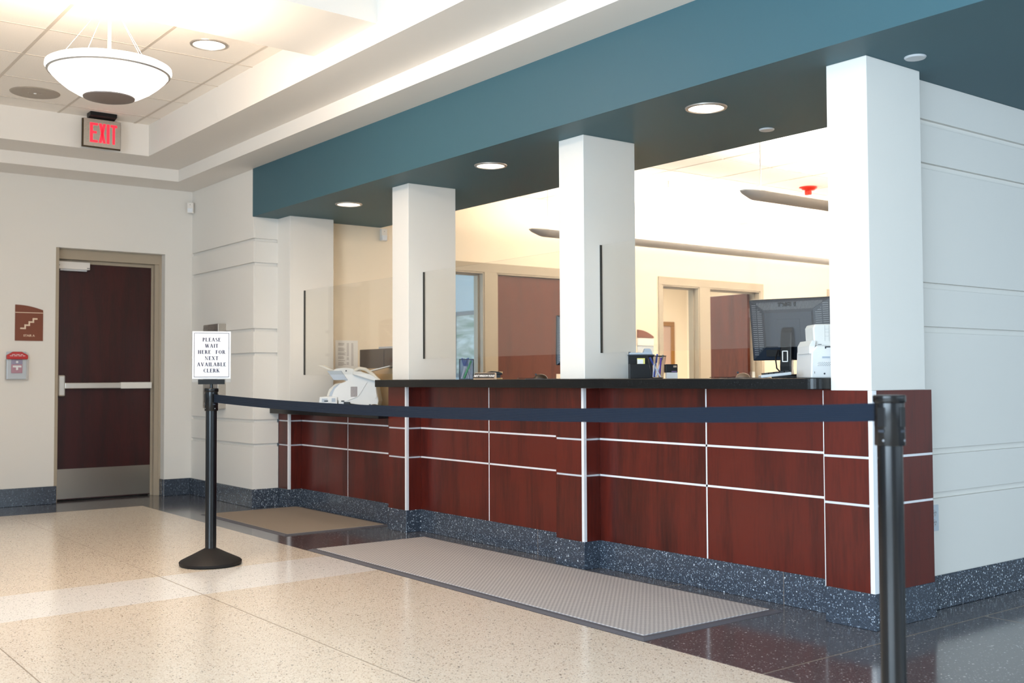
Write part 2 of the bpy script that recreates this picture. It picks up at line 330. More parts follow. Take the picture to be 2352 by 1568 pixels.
# side rooms
w = MB(); w.box(-9.3, -9.2, 0.4, 9.1, 0, ZO); w.box(-9.2, XO - 0.14, 0.4, 0.5, 0, ZO); w.box(-9.2, XO - 0.14, 4.1, 4.2, 0, ZO)
struct(w.build('wall_side_room', 'side_room_paint'))
w = MB(); w.box(-9.19, -9.17, 4.2, 8.6, 0, ZO); w.box(-9.2, XO - 0.14, 8.6, 8.7, 0, ZO)
struct(w.build('wall_side_office', 'office_paint'))
# frames in the office wall: flat face border with jambs
def frame(name, y0, y1, splits, label=None, parent=None):
    f = MB(); zt, zo = 2.115, 2.205
    f.box(XO, XO + 0.012, y0, y1, zt, zo); f.box(XO, XO + 0.012, y0, splits[0][0], 0, zt); f.box(XO, XO + 0.012, splits[-1][1], y1, 0, zt)
    for (a, b), (c, d) in zip(splits, splits[1:]): f.box(XO, XO + 0.012, b, c, 0, zt)
    for a, b in splits:
        f.box(XO - 0.15, XO + 0.006, a - 0.004, a + 0.016, 0, zt); f.box(XO - 0.15, XO + 0.006, b - 0.016, b + 0.004, 0, zt); f.box(XO - 0.15, XO + 0.006, a, b, zt - 0.016, zt + 0.004)
        f.box(XO - 0.10, XO - 0.06, a, a + 0.032, 0, zt); f.box(XO - 0.10, XO - 0.06, b - 0.032, b, 0, zt); f.box(XO - 0.10, XO - 0.06, a, b, zt - 0.032, zt)
    return struct(f.build(name, 'frame_paint', bevel=0.0015, seg=1))
f1 = frame('trim_1', 1.14, 3.26, OD[0:2]); f2 = frame('trim_2', 4.53, 6.32, OD[2:4]); f3 = frame('trim_3', 7.58, 8.60, OD[4:5])
struct(B('window_3', 'glass', XO - 0.085, XO - 0.078, 1.20, 2.14, 0.02, 2.1)); 
B('sill_rail', 'frame_paint', XO - 0.10, XO - 0.06, 1.22, 2.12, 0.0, 0.12, bpy.data.objects['window_3'])
def hinges(par, x, y, zs, mm='brushed_steel'):
    for z in zs: MB().box(x - 0.05, x + 0.05, y - 0.004, y + 0.004, z - 0.055, z + 0.055).tube([(x, y - 0.006, z - 0.055), (x, y - 0.006, z + 0.055)], 0.007).build('hinge', mm, par)
d = struct(B('door_2', 'cherry_office', XO - 0.060, XO - 0.016, 2.31, 3.18, 0.01, 2.095, bevel=0.002)); B('lock_plate', 'brushed_steel', XO - 0.016, XO - 0.010, 3.06, 3.12, 0.92, 1.12, d)
d = struct(B('door_3', 'cherry_office', -6.74, -5.90, 6.185, 6.229, 0.01, 2.095, bevel=0.002)); hinges(d, -5.87, 6.222, (0.35, 1.09, 1.86)); B('lock_plate', 'brushed_steel', -6.70, -6.64, 6.181, 6.186, 0.92, 1.12, d)
d = struct(B('door_4', 'cherry_office', XO - 0.060, XO - 0.016, 7.66, 8.52, 0.01, 2.095)); hinges(d, XO - 0.012, 7.655, (1.83,), 'dark_grey')

# stair door with frame, closer, panic bar, kick plate
f = MB(); X1, X2 = XD - 0.16, XD - 0.02
f.box(XD - 0.22, XD - 0.008, DY0, DY0 + 0.03, 0, DZ); f.box(XD - 0.22, XD - 0.10, DY1 - 0.06, DY1 - 0.02, 0, DZ - 0.09)
f.box(XD - 0.22, XD - 0.09, DY0 + 0.03, DY1 - 0.022, DZ - 0.09, DZ); f.box(XD - 0.22, XD - 0.09, DY1 - 0.022, DY1, 0, DZ)
f.box(XD - 0.22, XD - 0.15, DY0 + 0.03, DY1 - 0.075, DZ - 0.12, DZ - 0.09); f.box(XD - 0.22, XD - 0.15, DY1 - 0.075, DY1 - 0.055, 0, DZ - 0.09)
struct(f.build('trim_4', 'frame_paint', bevel=0.002, seg=1))
dx = XD - 0.165
door = struct(B('door_1', 'cherry_door', dx - 0.045, dx, -1.43, -0.553, 0.012, 2.14))
B('kick_plate', 'kick_steel', dx, dx + 0.002, -1.425, -0.558, 0.02, 0.285, door)
bar = B('push_bar', 'satin_chrome', dx + 0.012, dx + 0.062, -1.345, -0.57, 1.002, 1.056, door, bevel=0.006)
B('bar_end_cover', 'trim_white', dx + 0.020, dx + 0.064, -0.855, -0.569, 1.000, 1.058, bar, bevel=0.004)
B('latch_case', 'satin_chrome', dx, dx + 0.075, -1.405, -1.345, 0.935, 1.125, door, bevel=0.012)
B('bar_mount', 'satin_chrome', dx, dx + 0.02, -0.60, -0.57, 1.01, 1.05, door)
clo = B('door_closer', 'trim_white', dx, dx + 0.055, -1.412, -1.135, 2.075, 2.142, door, bevel=0.004)
MB().box(dx + 0.01, dx + 0.045, -1.39, -1.16, 2.060, 2.075).build('closer_rail', 'light_grey', clo)
MB().box(dx + 0.055, dx + 0.057, -1.16, -1.152, 2.084, 2.092).box(dx + 0.055, dx + 0.057, -1.148, -1.14, 2.084, 2.092).box(dx + 0.055, dx + 0.057, -1.402, -1.396, 2.104, 2.110).build('closer_screw', 'dark_grey', clo)

# ------------------------------------------------------------------ ceilings, soffit, beams
YS, X2C, YF2, XF2 = -0.532, -6.770, -0.950, -6.330
w = MB(); w.box(XD, 6.5, YS, YW + 0.02, ZB, Z2 + 0.3); w.box(XD, X2C, -7.5, YS, ZB, Z2 + 0.3)
struct(w.build('ceiling_outer_step', 'ceiling_paint'))
w = MB(); w.box(X2C, 6.5, YF2, YS, Z2, Z3 + 0.1); w.box(X2C, XF2, -7.5, YF2, Z2, Z3 + 0.1)
struct(w.build('ceiling_inner_step', 'ceiling_paint'))
w = MB(); w.prism([(band_x(-3.245, -7.5), -7.5), (band_x(-2.475, -7.5), -7.5), (band_x(-2.475, YF2), YF2), (band_x(-3.245, YF2), YF2)], 'Z', 3.080, Z3 + 0.05)
struct(w.build('ceiling_cross_beam', 'ceiling_paint'))
struct(B('ceiling', 'ceiling_tile', XF2, 6.5, -7.5, YF2, Z3, Z3 + 0.1))
t = MB()
x = -4.22
for i in range(-4, 18):
    xx = -4.22 + 0.61 * i
    if xx < XF2 or -3.3 < xx < -2.4: continue
    t.box(xx - 0.006, xx + 0.006, -7.5, YF2, Z3 - 0.003, Z3 + 0.01)
for i in range(0, 11): t.box(XF2, 6.5, -1.07 - 0.61 * i - 0.010, -1.07 - 0.61 * i + 0.010, Z3 - 0.0025, Z3 + 0.01)
struct(t.build('ceiling_tee_grid', 'tee_bar'))
w = MB(); w.box(XW, 6.5, -0.240, 0.978, ZS, ZO + 0.1); w.box(-0.08, 6.5, 0.978, 6.1, ZS, ZO + 0.1)
struct(w.build('ceiling_teal_soffit', 'teal_paint'))
struct(B('ceiling_office', 'ceiling_tile', -9.3, -0.24, 0.978, 9.25, ZO, ZO + 0.1))
t = MB()
for i in range(0, 15): t.box(-9.2, -0.25, 1.61 + 0.61 * i - 0.008, 1.61 + 0.61 * i + 0.008, ZO - 0.003, ZO + 0.01)
for i in range(0, 14): t.box(-0.86 - 0.61 * i - 0.008, -0.86 - 0.61 * i + 0.008, 0.98, 9.1, ZO - 0.003, ZO + 0.01)
struct(t.build('ceiling_office_grid', 'tee_bar'))
struct(B('ceiling_roof_slab', 'ceiling_paint', -9.5, 6.8, -7.8, 9.4, 3.62, 3.7))

# columns: one slot on the east side of each holds the edge of a glass screen
def column(name, x0, x1, y0, y1, z0, slot=None):
    c = struct(B(name, 'wall_paint', x0, x1, y0, y1, z0, ZS, bevel=0.002, seg=1))
    if slot: MB().box(x1 - 0.001, x1 + 0.004, 0.118, 0.133, slot[0], slot[1]).build('glass_channel', 'slot_black', c)
    return c
column('column_west', XO - 0.06, -5.578, -0.010, 0.400, 0.846, (1.113, 1.828))
column('column', -3.934, -3.716, -0.002, 0.400, 1.069, (1.216, 1.831))
column('column.001', -2.067, -1.851, -0.002, 0.400, 1.069, (1.216, 1.833))
column('column_corner', -0.2075, -0.003, -0.009, 0.400, 1.0135)
for i, (x0, x1, z0, z1, lb) in enumerate(((-5.578, -3.934, 1.113, 1.829, 'clear glass screen above the low counter with the fax machine'), (-3.716, -2.067, 1.216, 1.832, 'clear glass screen above the counter with the NEXT WINDOW PLEASE plaque'), (-1.851, -0.2075, 1.216, 1.832, 'clear glass screen in front of the black monitor'))):
    tag(B('glass_screen', 'glass', x0, x1, 0.121, 0.130, z0, z1), lb, 'glass screen', 'glass screens between the columns')

# baseboards
def base(name, *boxes):
    w = MB()
    for b in boxes: w.box(*b)
    return struct(w.build(name, 'terrazzo_base', bevel=0.003, seg=1))
base('baseboard_west', (XD, XD + 0.012, -7.5, DY0 + 0.02, 0, BW), (XD, XD + 0.012, DY1 - 0.0, YW - 0.012, 0, BW), (XD - 0.09, XD, DY1 - 0.012, DY1, 0, BW))
base('baseboard_north', (XD, XW + 0.012, YW - 0.012, YW, 0, BW), (XW, XW + 0.012, YW, -0.004, 0, BW))
base('baseboard_east', (-0.08, -0.068, 0.447, 6.1, 0, BW))

# ------------------------------------------------------------------ reception counter, one unit per bay
ZT = 1.018; ZR = (0.523, 0.727); RH = 0.0055; YR = 0.123
def rows(top): return [(BW, ZR[0] - RH), (ZR[0] + RH, ZR[1] - RH), (ZR[1] + RH, top)]
def bay(i, top, label):
    x0, x1 = XI[i], XI[i + 1] - 0.25
    xl = XI[i] - (0.25 if i else 0.20)
    c = thing('reception_counter', label, 'counter', ((x0 + x1) / 2, 0.1, 0), 0, 'cherry counter units between the posts')
    ox, oy = -(x0 + x1) / 2, -0.1
    def b(name, m, a0, a1, b0, b1, c0, c1, par=None, bevel=0):
        return B(name, m, a0 + ox, a1 + ox, b0 + oy, b1 + oy, c0, c1, par or c, bevel=bevel)
    core = b('counter_body', 'black_rough', xl + 0.012, x1, YR + 0.016, 0.40, 0, top - 0.002)
    p = b('post', 'strip_metal', xl, x0 - 0.014, 0.010, 0.36, BW, top)
    s = (x1 + x0) / 2 + 0.0
    mid = {0: -4.818, 1: -2.937, 2: -1.061}[i]
    for z0, z1 in rows(top):
        b('post_panel', 'cherry', xl + 0.003, x0 - 0.020, 0.002, 0.018, z0, z1, p)
        b('post_side_panel', 'cherry', x0 - 0.016, x0 - 0.001, 0.018, YR, z0, z1, p)
        b('front_panel', 'cherry', x0, mid - 0.005, YR, YR + 0.016, z0, z1)
        b('front_panel', 'cherry', mid + 0.005, x1 - 0.0005, YR, YR + 0.016, z0, z1)
    b('corner_trim', 'strip_metal', x0 - 0.020, x0, 0.0, 0.020, BW, top, p)
    b('reveal_strip', 'strip_metal', mid - 0.005, mid + 0.005, YR + 0.001, YR + 0.014, BW, top)
    for z in ZR: b('reveal_strip', 'strip_metal', x0 - 0.002, x1, YR + 0.001, YR + 0.014, z - RH, z + RH)
    w = MB(); w.box(xl + ox - 0.002, x0 + ox + 0.003, -0.004 + oy, YR + oy, 0, BW); w.box(x0 + ox, x1 + ox, YR - 0.005 + oy, YR + 0.10 + oy, 0, BW)
    w.build('terrazzo_plinth', 'terrazzo_base', c, bevel=0.002, seg=1)
    jx = {0: -4.10, 1: -2.43, 2: -0.58}[i] + ox
    MB().box(jx - 0.001, jx + 0.001, YR - 0.0058 + oy, YR - 0.004 + oy, 0, BW).build('plinth_joint', 'joint_metal', c)
    return c
bay(0, 0.790, 'low dark cherry panelled counter unit under the fax machine')
bay(1, ZT, 'cherry panelled counter unit under the NEXT WINDOW PLEASE plaque')
bay(2, ZT, 'cherry panelled counter unit below the black monitor')
# side of the second unit that rises above the low counter
B('side_cladding', 'cherry', -4.000, -3.985, 0.004, 0.38, 0.79, ZT).parent = None
sc = bpy.data.objects['side_cladding']; u = [o for o in bpy.data.objects if o.name == 'reception_counter.001'][0]
sc.parent = u; sc.location = (-u.location.x, -u.location.y, 0)
# corner pilaster cladding
c = thing('pilaster_cladding', 'cherry panelled cladding with metal corner around the white corner column', 'cladding', (-0.125, 0.22, 0))
def pc(name, m, a0, a1, b0, b1, c0, c1, par=None, bevel=0): return B(name, m, a0 + 0.125, a1 + 0.125, b0 - 0.22, b1 - 0.22, c0, c1, par or c, bevel=bevel)
core = pc('core', 'strip_metal', -0.250, -0.004, -0.002, 0.446, 0.0, 1.0128)
for z0, z1 in rows(1.0135):
    pc('front_panel', 'cherry', -0.246, -0.020, -0.010, 0.001, z0, z1)
    pc('side_panel', 'cherry', -0.008, 0.000, 0.020, 0.444, z0, z1)
pc('corner_trim', 'strip_metal', -0.020, 0.001, -0.011, 0.020, BW, 1.0132)
pc('edge_trim', 'strip_metal', -0.2495, -0.246, -0.011, 0.002, BW, 1.0132)
w = MB(); w.box(-0.2495 + 0.125, 0.004 + 0.125, -0.014 - 0.22, 0.450 - 0.22, 0, BW); w.build('terrazzo_plinth', 'terrazzo_base', c, bevel=0.002, seg=1)

# countertops
def rounded(pts_r):
    out = []
    for (x, y, r), (px, py), (nx, ny) in pts_r:
        if r == 0: out.append((x, y)); continue
        a = Vector((px - x, py - y)).normalized(); b_ = Vector((nx - x, ny - y)).normalized(); c_ = Vector((x, y)) + (a + b_) * r
        a0 = math.atan2(-b_.y, -b_.x); a1 = math.atan2(-a.y, -a.x)
        p0 = Vector((x, y)) + a * r; p1 = Vector((x, y)) + b_ * r
        t0 = math.atan2(p0.y - c_.y, p0.x - c_.x); t1 = math.atan2(p1.y - c_.y, p1.x - c_.x)
        dd = (t1 - t0 + PI) % (2 * PI) - PI
        for q in range(9): t = t0 + dd * q / 8; out.append((c_.x + r * math.cos(t), c_.y + r * math.sin(t)))
    return out
hi = [(-4.011, -0.105, 0.008), (-0.208, -0.105, 0.062), (-0.208, 0.40, 0), (-0.30, 0.40, 0), (-0.30, 0.72, 0), (-4.011, 0.72, 0)]
hp = rounded([(hi[i], hi[i - 1][:2], hi[(i + 1) % 6][:2]) for i in range(6)])
tag(MB().prism(hp, 'Z', ZT, 1.0685).build('countertop', 'granite', bevel=0.003, seg=2), 'long black granite countertop running past the two middle columns', 'countertop')
tag(MB().prism([(XW + 0.001, -0.081), (-4.001, -0.081), (-4.001, 0.85), (XO + 0.001, 0.85), (XO + 0.001, 0.0), (XW + 0.001, 0.0)], 'Z', 0.790, 0.846).build('countertop', 'granite', bevel=0.003), 'short low black countertop that carries the fax machine', 'countertop')

# ------------------------------------------------------------------ ceiling fittings
def downlight(x, y, z, r, label, grp):
    t = thing('recessed_light', label, 'ceiling light', (x, y, z), 0, grp)
    MB().lathe([(r * 0.84, -0.001), (r, -0.001), (r + 0.002, 0.0), (r, -0.006), (r * 0.86, -0.008), (r * 0.84, -0.001)], 40, cap=False).build('trim_ring', 'light_trim', t, smooth=True)
    MB().lathe([(0.001, -0.0035), (r * 0.845, -0.0035), (r * 0.845, 0.0)], 40).build('lens', 'light_disc', t)
    spot('lamp_in_recessed_light', (x, y, z - 0.02), 7 if z < 2.6 else 22, WARM, 2.3, 0.08)
    return t
G = 'recessed lights in the teal soffit'
downlight(-4.767, 0.102, ZS, 0.105, 'round lit recessed light in the soffit above the fax machine', G)
downlight(-2.872, 0.098, ZS, 0.105, 'round lit recessed light in the soffit between the two middle columns', G)
downlight(-1.026, 0.111, ZS, 0.105, 'round lit recessed light in the soffit beside the corner column', G)
downlight(-3.919, -1.38, Z3, 0.118, 'round lit recessed light in the tiled ceiling near the hanging bowl lamp', None)
for x, y, r, lb in ((-1.151, 0.742, 0.042, 'small white disc under the soffit above the black monitor'), (0.108, 0.188, 0.046, 'small white disc under the soffit beside the corner column')):
    tag(MB().lathe([(0.002, -0.008), (r * 0.9, -0.008), (r, -0.003), (r, 0.0)], 28, (x, y, ZS)).build('sprinkler_cover', 'light_grey', smooth=True), lb, 'sprinkler cover', 'flat sprinkler covers')
sp = thing('ceiling_speaker', 'round beige speaker grille flush in the ceiling tiles', 'speaker', (-5.81, -1.98, Z3))
MB().lathe([(0.01, -0.006), (0.16, -0.006), (0.172, -0.004), (0.176, 0.0)], 40).build('grille', 'speaker_grille', sp, smooth=True)
MB().lathe([(0.002, -0.009), (0.010, -0.009), (0.011, -0.006)], 16).build('centre_screw', 'letter_white', sp)
MB().lathe([(0.045, -0.0062), (0.047, -0.0072), (0.049, -0.0062)], 30, cap=False).build('ring', 'light_trim', sp)

# hanging bowl lamp
LX, LY, LZ = -2.828, -2.335, 2.630
lp = thing('pendant_lamp', 'large white glass bowl lamp hanging on wires from the ceiling', 'lamp', (LX, LY, LZ))
prof = [(0.124, -0.146), (0.165, -0.128), (0.215, -0.096), (0.258, -0.058), (0.290, -0.022), (0.302, -0.004), (0.310, 0.004), (0.319, 0.018), (0.317, 0.038), (0.300, 0.048), (0.285, 0.040), (0.26, 0.0), (0.20, -0.05), (0.10, -0.09), (0.01, -0.10)]
MB().lathe([(a_ * 0.955, b_ * 0.86) for a_, b_ in prof], 64, cap=False).build('bowl', 'lamp_glass', lp, smooth=True)
MB().lathe([(a_ * 0.955, b_ * 0.86) for a_, b_ in ((0.300, -0.009), (0.306, -0.010), (0.312, -0.002), (0.307, 0.001))], 64, cap=False).build('metal_band', 'light_trim', lp, smooth=True)
MB().lathe([(a_ * 0.955, b_ * 0.87) for a_, b_ in ((0.002, -0.164), (0.05, -0.163), (0.10, -0.157), (0.130, -0.148), (0.131, -0.142), (0.002, -0.140))], 48).build('bottom_disc', 'lamp_disc', lp, smooth=True)
MB().tube([(0, 0, -0.10), (0, 0, 3.080 - LZ)], 0.0085, 12).lathe([(0.001, 3.05 - LZ), (0.07, 3.055 - LZ), (0.075, 3.08 - LZ)], 24).build('stem', 'trim_white', lp, smooth=True)
for q in range(4):
    a = q * PI / 2 + 0.35
    MB().tube([(0.27 * math.cos(a), 0.27 * math.sin(a), 0.03), (0.02 * math.cos(a), 0.02 * math.sin(a), 0.36)], 0.0010, 6).build('wire', 'trim_white', lp)
point('lamp_uplight', (LX - 0.16, LY, LZ + 0.14), 78, (1.0, 0.80, 0.62), 0.09)
area('lamp_glow_up', (LX, LY, LZ + 0.07), 0.4, 12, (1.0, 0.78, 0.54), (0, 0, 1))
area('lamp_glow_down', (LX, LY, LZ - 0.22), 0.5, 30, (1.0, 0.70, 0.44), (0, 0, -1))

# exit sign
ex = thing('exit_sign', 'lit red EXIT sign on a brushed metal plate under the ceiling', 'exit sign', (-6.17, -1.383, 3.175))
MB().prism([(-0.052, 0.058), (0.05, 0.058), (0.05, 0.028), (-0.03, 0.012), (-0.052, 0.012)], 'Y', -0.105, 0.105).build('ceiling_mount', 'black_plastic', ex, bevel=0.004)
MB().box(-0.028, -0.012, -0.152, 0.152, -0.222, 0.008).build('back_plate', 'bronze', ex)
pl = MB().box(-0.012, -0.004, -0.142, 0.148, -0.212, 0.010).build('face_plate', 'brushed_steel', ex)
def letters(kind, x0, y, z0, h, w_, t):
    mb = MB()
    def r(a0, a1, c0, c1): mb.box(x0, x0 + 0.002, y + a0 * w_, y + a1 * w_, z0 + c0 * h, z0 + c1 * h)
    def dg(p, q, tt):
        a = [(y + (p[0] - tt) * w_, z0 + p[1] * h), (y + (p[0] + tt) * w_, z0 + p[1] * h), (y + (q[0] + tt) * w_, z0 + q[1] * h), (y + (q[0] - tt) * w_, z0 + q[1] * h)]
        mb.prism(a, 'X', x0, x0 + 0.002)
    if kind == 'E': r(0, 0.36, 0, 1); r(0.36, 1, 0.88, 1); r(0.36, 0.85, 0.46, 0.58); r(0.36, 1, 0, 0.12)
    if kind == 'X': dg((0.2, 0), (0.8, 1), 0.2); dg((0.8, 0), (0.2, 1), 0.2)
    if kind == 'I': r(0.0, 1, 0, 1)
    if kind == 'T': r(0, 1, 0.87, 1); r(0.32, 0.68, 0, 0.87)
    mb.build('letter', 'exit_red', pl)
for kd, y, w_ in (('E', -0.093, 0.062), ('X', -0.024, 0.056), ('I', 0.039, 0.022), ('T', 0.069, 0.052)): letters(kd, -0.004, y, -0.180, 0.158, w_, 0)
# motion detectors
def detector(name, x, y, z, rz, s, label):
    t = thing(name, label, 'motion detector', (x, y, z), rz, 'white wall sensors')
    MB().box(-0.030 * s, 0.030 * s, -0.032, 0.0, -0.05 * s, 0.05 * s).build('housing', 'trim_white', t, bevel=0.006)
    MB().prism([(-0.022 * s, -0.045 * s), (0.022 * s, -0.045 * s), (0.026 * s, -0.005 * s), (-0.026 * s, -0.005 * s)], 'Y', -0.037, -0.03).build('lens', 'sign_white', t, bevel=0.004)
    MB().lathe([(0.001, 0), (0.003, 0), (0.003, 0.002)], 12, mx=T((0, -0.032, 0.028 * s)) @ Matrix.Rotation(PI / 2, 4, 'X')).build('indicator', 'dark_grey', t)
detector('motion_detector', XD + 0.045, YW - 0.030, 2.700, math.radians(55), 1.0, 'white motion detector high in the lobby corner above the stair door side')
detector('motion_detector.001', XO + 0.001, 1.000, 2.388, math.radians(90), 1.1, 'white motion detector on the office wall just under the soffit')

# wall signs on the stair door wall
def room_sign(name, label, x, y0, y1, z0, zl, zr):
    t = thing(name, label, 'sign', (x, (y0 + y1) / 2, z0)); h = (y1 - y0) / 2
    return t, h
st = thing('stair_sign', 'brown STAIR A sign with a staircase symbol beside the dark door', 'sign', (XD, -1.675, 1.421))
w2 = 0.113; arc = [(w2 - 2 * w2 * q / 12, 0.268 + 0.042 * (1 - (1 - q / 12) ** 2)) for q in range(13)]
MB().prism([(-w2, 0.0), (w2, 0.0), (w2, 0.262)] + arc + [(-w2, 0.310)], 'X', 0.0, 0.008).build('plate', 'sign_brown', st)
MB().box(0.008, 0.0095, -w2, w2, 0.240, 0.246).build('divider_line', 'sign_cream', st)
sy = MB(); t_ = 0.013
for q in range(4):
    y0 = -0.072 + 0.033 * q; z0 = 0.100 + 0.028 * q
    sy.box(0.008, 0.0095, y0 + (t_ if q else 0), y0 + 0.033, z0, z0 + t_)
    if q < 3: sy.box(0.008, 0.0095, y0 + 0.033, y0 + 0.033 + t_, z0, z0 + 0.028 + t_)
    else: sy.box(0.008, 0.0095, y0 + 0.033, y0 + 0.040, z0, z0 + t_)
sy.build('stair_symbol', 'sign_cream', st)
text_mesh('lettering', 'STAIR A', 0.026, 'sign_cream', st, T((0.0085, 0, 0.036)) @ FACE_PX, bold=0.0004)
fa = thing('fire_alarm_pull', 'red and white fire alarm pull under a clear cover below the stair sign', 'fire alarm', (XD, -1.775, 1.09))
MB().box(0, 0.02, -0.078, 0.078, 0.0, 0.235).build('back_box', 'outlet_grey', fa, bevel=0.006)
MB().prism([(-0.085, 0.17), (0.085, 0.17), (0.085, 0.205), (0.055, 0.222), (0.035, 0.234), (-0.035, 0.234), (-0.055, 0.222), (-0.085, 0.205)], 'X', 0.02, 0.055).build('red_hood', 'red_plastic', fa, bevel=0.006)
MB().box(0.02, 0.034, -0.045, 0.045, 0.05, 0.130).build('pull_plate', 'pull_mauve', fa, bevel=0.006)
MB().box(0.02, 0.0345, -0.045, 0.045, 0.125, 0.168).build('upper_plate', 'pull_violet', fa, bevel=0.004)
MB().box(0.034, 0.040, -0.034, 0.034, 0.100, 0.116).box(0.034, 0.040, -0.008, 0.008, 0.078, 0.100).build('pull_handle', 'letter_white', fa)
MB().lathe([(0.001, 0), (0.010, 0), (0.010, 0.004)], 16, mx=T((0.034, 0, 0.146)) @ Matrix.Rotation(PI / 2, 4, 'Y')).build('lens', 'letter_white', fa)
MB().box(0.0, 0.06, -0.092, 0.092, -0.012, 0.172).build('clear_cover', 'cover_plastic', fa, bevel=0.012)
lt = MB()
for z_, w_, n_ in ((0.207, 0.045, 13), (0.196, 0.062, 18)):
    for q in range(n_):
        if q % 5 != 4: lt.box(0.0552, 0.0558, -w_ + q * 2 * w_ / n_, -w_ + (q + 0.62) * 2 * w_ / n_, z_, z_ + 0.0055)
lt.build('lettering', 'letter_white', fa)
# steel cabinet on the banded wall
cb = thing('wall_cabinet', 'brushed steel wall cabinet with clear door behind the waiting sign', 'cabinet', (-6.568, YW, 0.82))
MB().box(-0.172, 0.172, -0.075, 0.0, 0.0, 0.752).build('body', 'brushed_steel', cb, bevel=0.003)
MB().box(-0.150, 0.150, -0.082, -0.075, 0.02, 0.700).build('door', 'acrylic', cb)
MB().box(0.10, 0.125, -0.095, -0.082, 0.33, 0.42).build('handle', 'dark_grey', cb)
# outlet on east face
ol = thing('wall_outlet', 'grey double wall outlet beside the corner column cladding', 'outlet', (-0.08, 0.572, 0.42))
MB().box(0, 0.006, -0.037, 0.037, -0.060, 0.060).build('cover_plate', 'outlet_grey', ol, bevel=0.002)
for z in (-0.022, 0.022):
    s_ = MB().lathe([(0.001, 0), (0.016, 0), (0.016, 0.003)], 24, mx=T((0.006, 0, z)) @ Matrix.Rotation(PI / 2, 4, 'Y')).build('socket', 'light_grey', ol)
    MB().box(0.009, 0.0095, -0.008, -0.005, z, z + 0.008).box(0.009, 0.0095, 0.005, 0.008, z, z + 0.008).box(0.009, 0.0095, -0.002, 0.002, z - 0.009, z - 0.005).build('slots', 'dark_grey', s_)

# ------------------------------------------------------------------ floor mats
def floor_mat(name, label, cm, x0, x1, y0, y1, h=0.010, bdr=0.045):
    t = thing(name, label, 'floor mat', ((x0 + x1) / 2, (y0 + y1) / 2, 0.0), 0, 'floor mats along the counter'); a, b = (x1 - x0) / 2, (y1 - y0) / 2
    mb = MB()
    rim = [mb.bm.verts.new(p) for p in ((-a, -b, 0.0005), (a, -b, 0.0005), (a, b, 0.0005), (-a, b, 0.0005))]
    up = [mb.bm.verts.new(p) for p in ((-a + 0.02, -b + 0.02, h * 0.7), (a - 0.02, -b + 0.02, h * 0.7), (a - 0.02, b - 0.02, h * 0.7), (-a + 0.02, b - 0.02, h * 0.7))]
    for i in range(4): mb.bm.faces.new((rim[i], rim[(i + 1) % 4], up[(i + 1) % 4], up[i]))
    mb.bm.faces.new(up); mb.bm.faces.new(rim[::-1])
    mb.build('rubber_border', 'rubber', t)
    MB().box(-a + bdr, a - bdr, -b + bdr, b - bdr, h * 0.5, h).build('carpet_surface', cm, t, bevel=0.002)
    return t
floor_mat('floor_mat', 'short brown floor mat in front of the low counter', 'carpet_brown', -5.655, -4.130, -0.745, 0.113)
floor_mat('floor_mat.001', 'long grey floor mat in front of the two high counter units', 'carpet_grey', -3.49, -0.485, -0.895, -0.006, 0.012)

# ------------------------------------------------------------------ stanchions with belt
def stanchion(x, y, rz, label):
    t = thing('stanchion', label, 'stanchion', (x, y, 0), rz, 'black belt stanchions')
    MB().lathe([(0.168, 0.0), (0.176, 0.006), (0.178, 0.020), (0.170, 0.028), (0.10, 0.062), (0.045, 0.090), (0.034, 0.096)], 64).build('base', 'black_rough', t, smooth=True)
    MB().lathe([(0.0318, 0.09), (0.0318, 0.905)], 40).build('pole', 'black_satin', t, smooth=True)
    cp = MB().lathe([(0.0375, 0.893), (0.0385, 0.895), (0.0375, 1.003), (0.0405, 1.005), (0.0415, 1.008), (0.0415, 1.021), (0.039, 1.024), (0.002, 1.024)], 48).build('cap', 'black_satin', t, smooth=True)
    for q in range(4):
        a = q * PI / 2 + PI / 4 * 0
        mx = Matrix.Rotation(a, 4, 'Z')
        MB().box(0.0355, 0.0392, -0.011, 0.011, 0.942, 0.992, mx).build('belt_slot', 'black_plastic', cp, bevel=0.001)
        MB().box(0.0375, 0.0396, -0.008, 0.008, 0.928, 0.934, mx).build('clip', 'dark_grey', cp)
        MB().lathe([(0.001, 0), (0.003, 0), (0.003, 0.0015)], 10, mx=mx @ T((0.0382, 0.006, 0.907)) @ Matrix.Rotation(PI / 2, 4, 'Y')).build('screw', 'mid_grey', cp)
    return t
a0 = math.atan2(-1.512 + 1.572, 1.066 + 3.370)
s1 = stanchion(-3.370, -1.572, a0, 'black stanchion carrying the PLEASE WAIT sign')
s2 = stanchion(1.066, -1.512, a0, 'black stanchion in front of the corner column, no sign on it')
# belt
P0 = Vector((-3.370, -1.572, 0)); P1 = Vector((1.066, -1.512, 0)); L = (P1 - P0).length; dv = (P1 - P0) / L; nv = Vector((-dv.y, dv.x, 0)) * 0.0009
n = 60; mb = MB(); ra, rb = 0.040, L - 0.040; prev = None
for i in range(n + 1):
    s_ = ra + (rb - ra) * i / n; u_ = i / n
    zt = 0.9895 + (1.0020 - 0.9895) * u_ - 4 * 0.0405 * u_ * (1 - u_) * (1.0)
    p = P0 + dv * s_; row = []
    for side, z in ((-1, zt), (-1, zt - 0.0475), (1, zt - 0.0475), (1, zt)): row.append(mb.bm.verts.new((p.x + nv.x * side, p.y + nv.y * side, z)))
    if prev:
        for k_ in range(4): mb.bm.faces.new((prev[k_], row[k_], row[(k_ + 1) % 4], prev[(k_ + 1) % 4]))
    else: mb.bm.faces.new(row)
    prev = row
mb.bm.faces.new(prev[::-1])
tag(mb.build('barrier_belt', 'belt_web'), 'dark blue black webbing belt stretched between the two stanchions', 'belt')

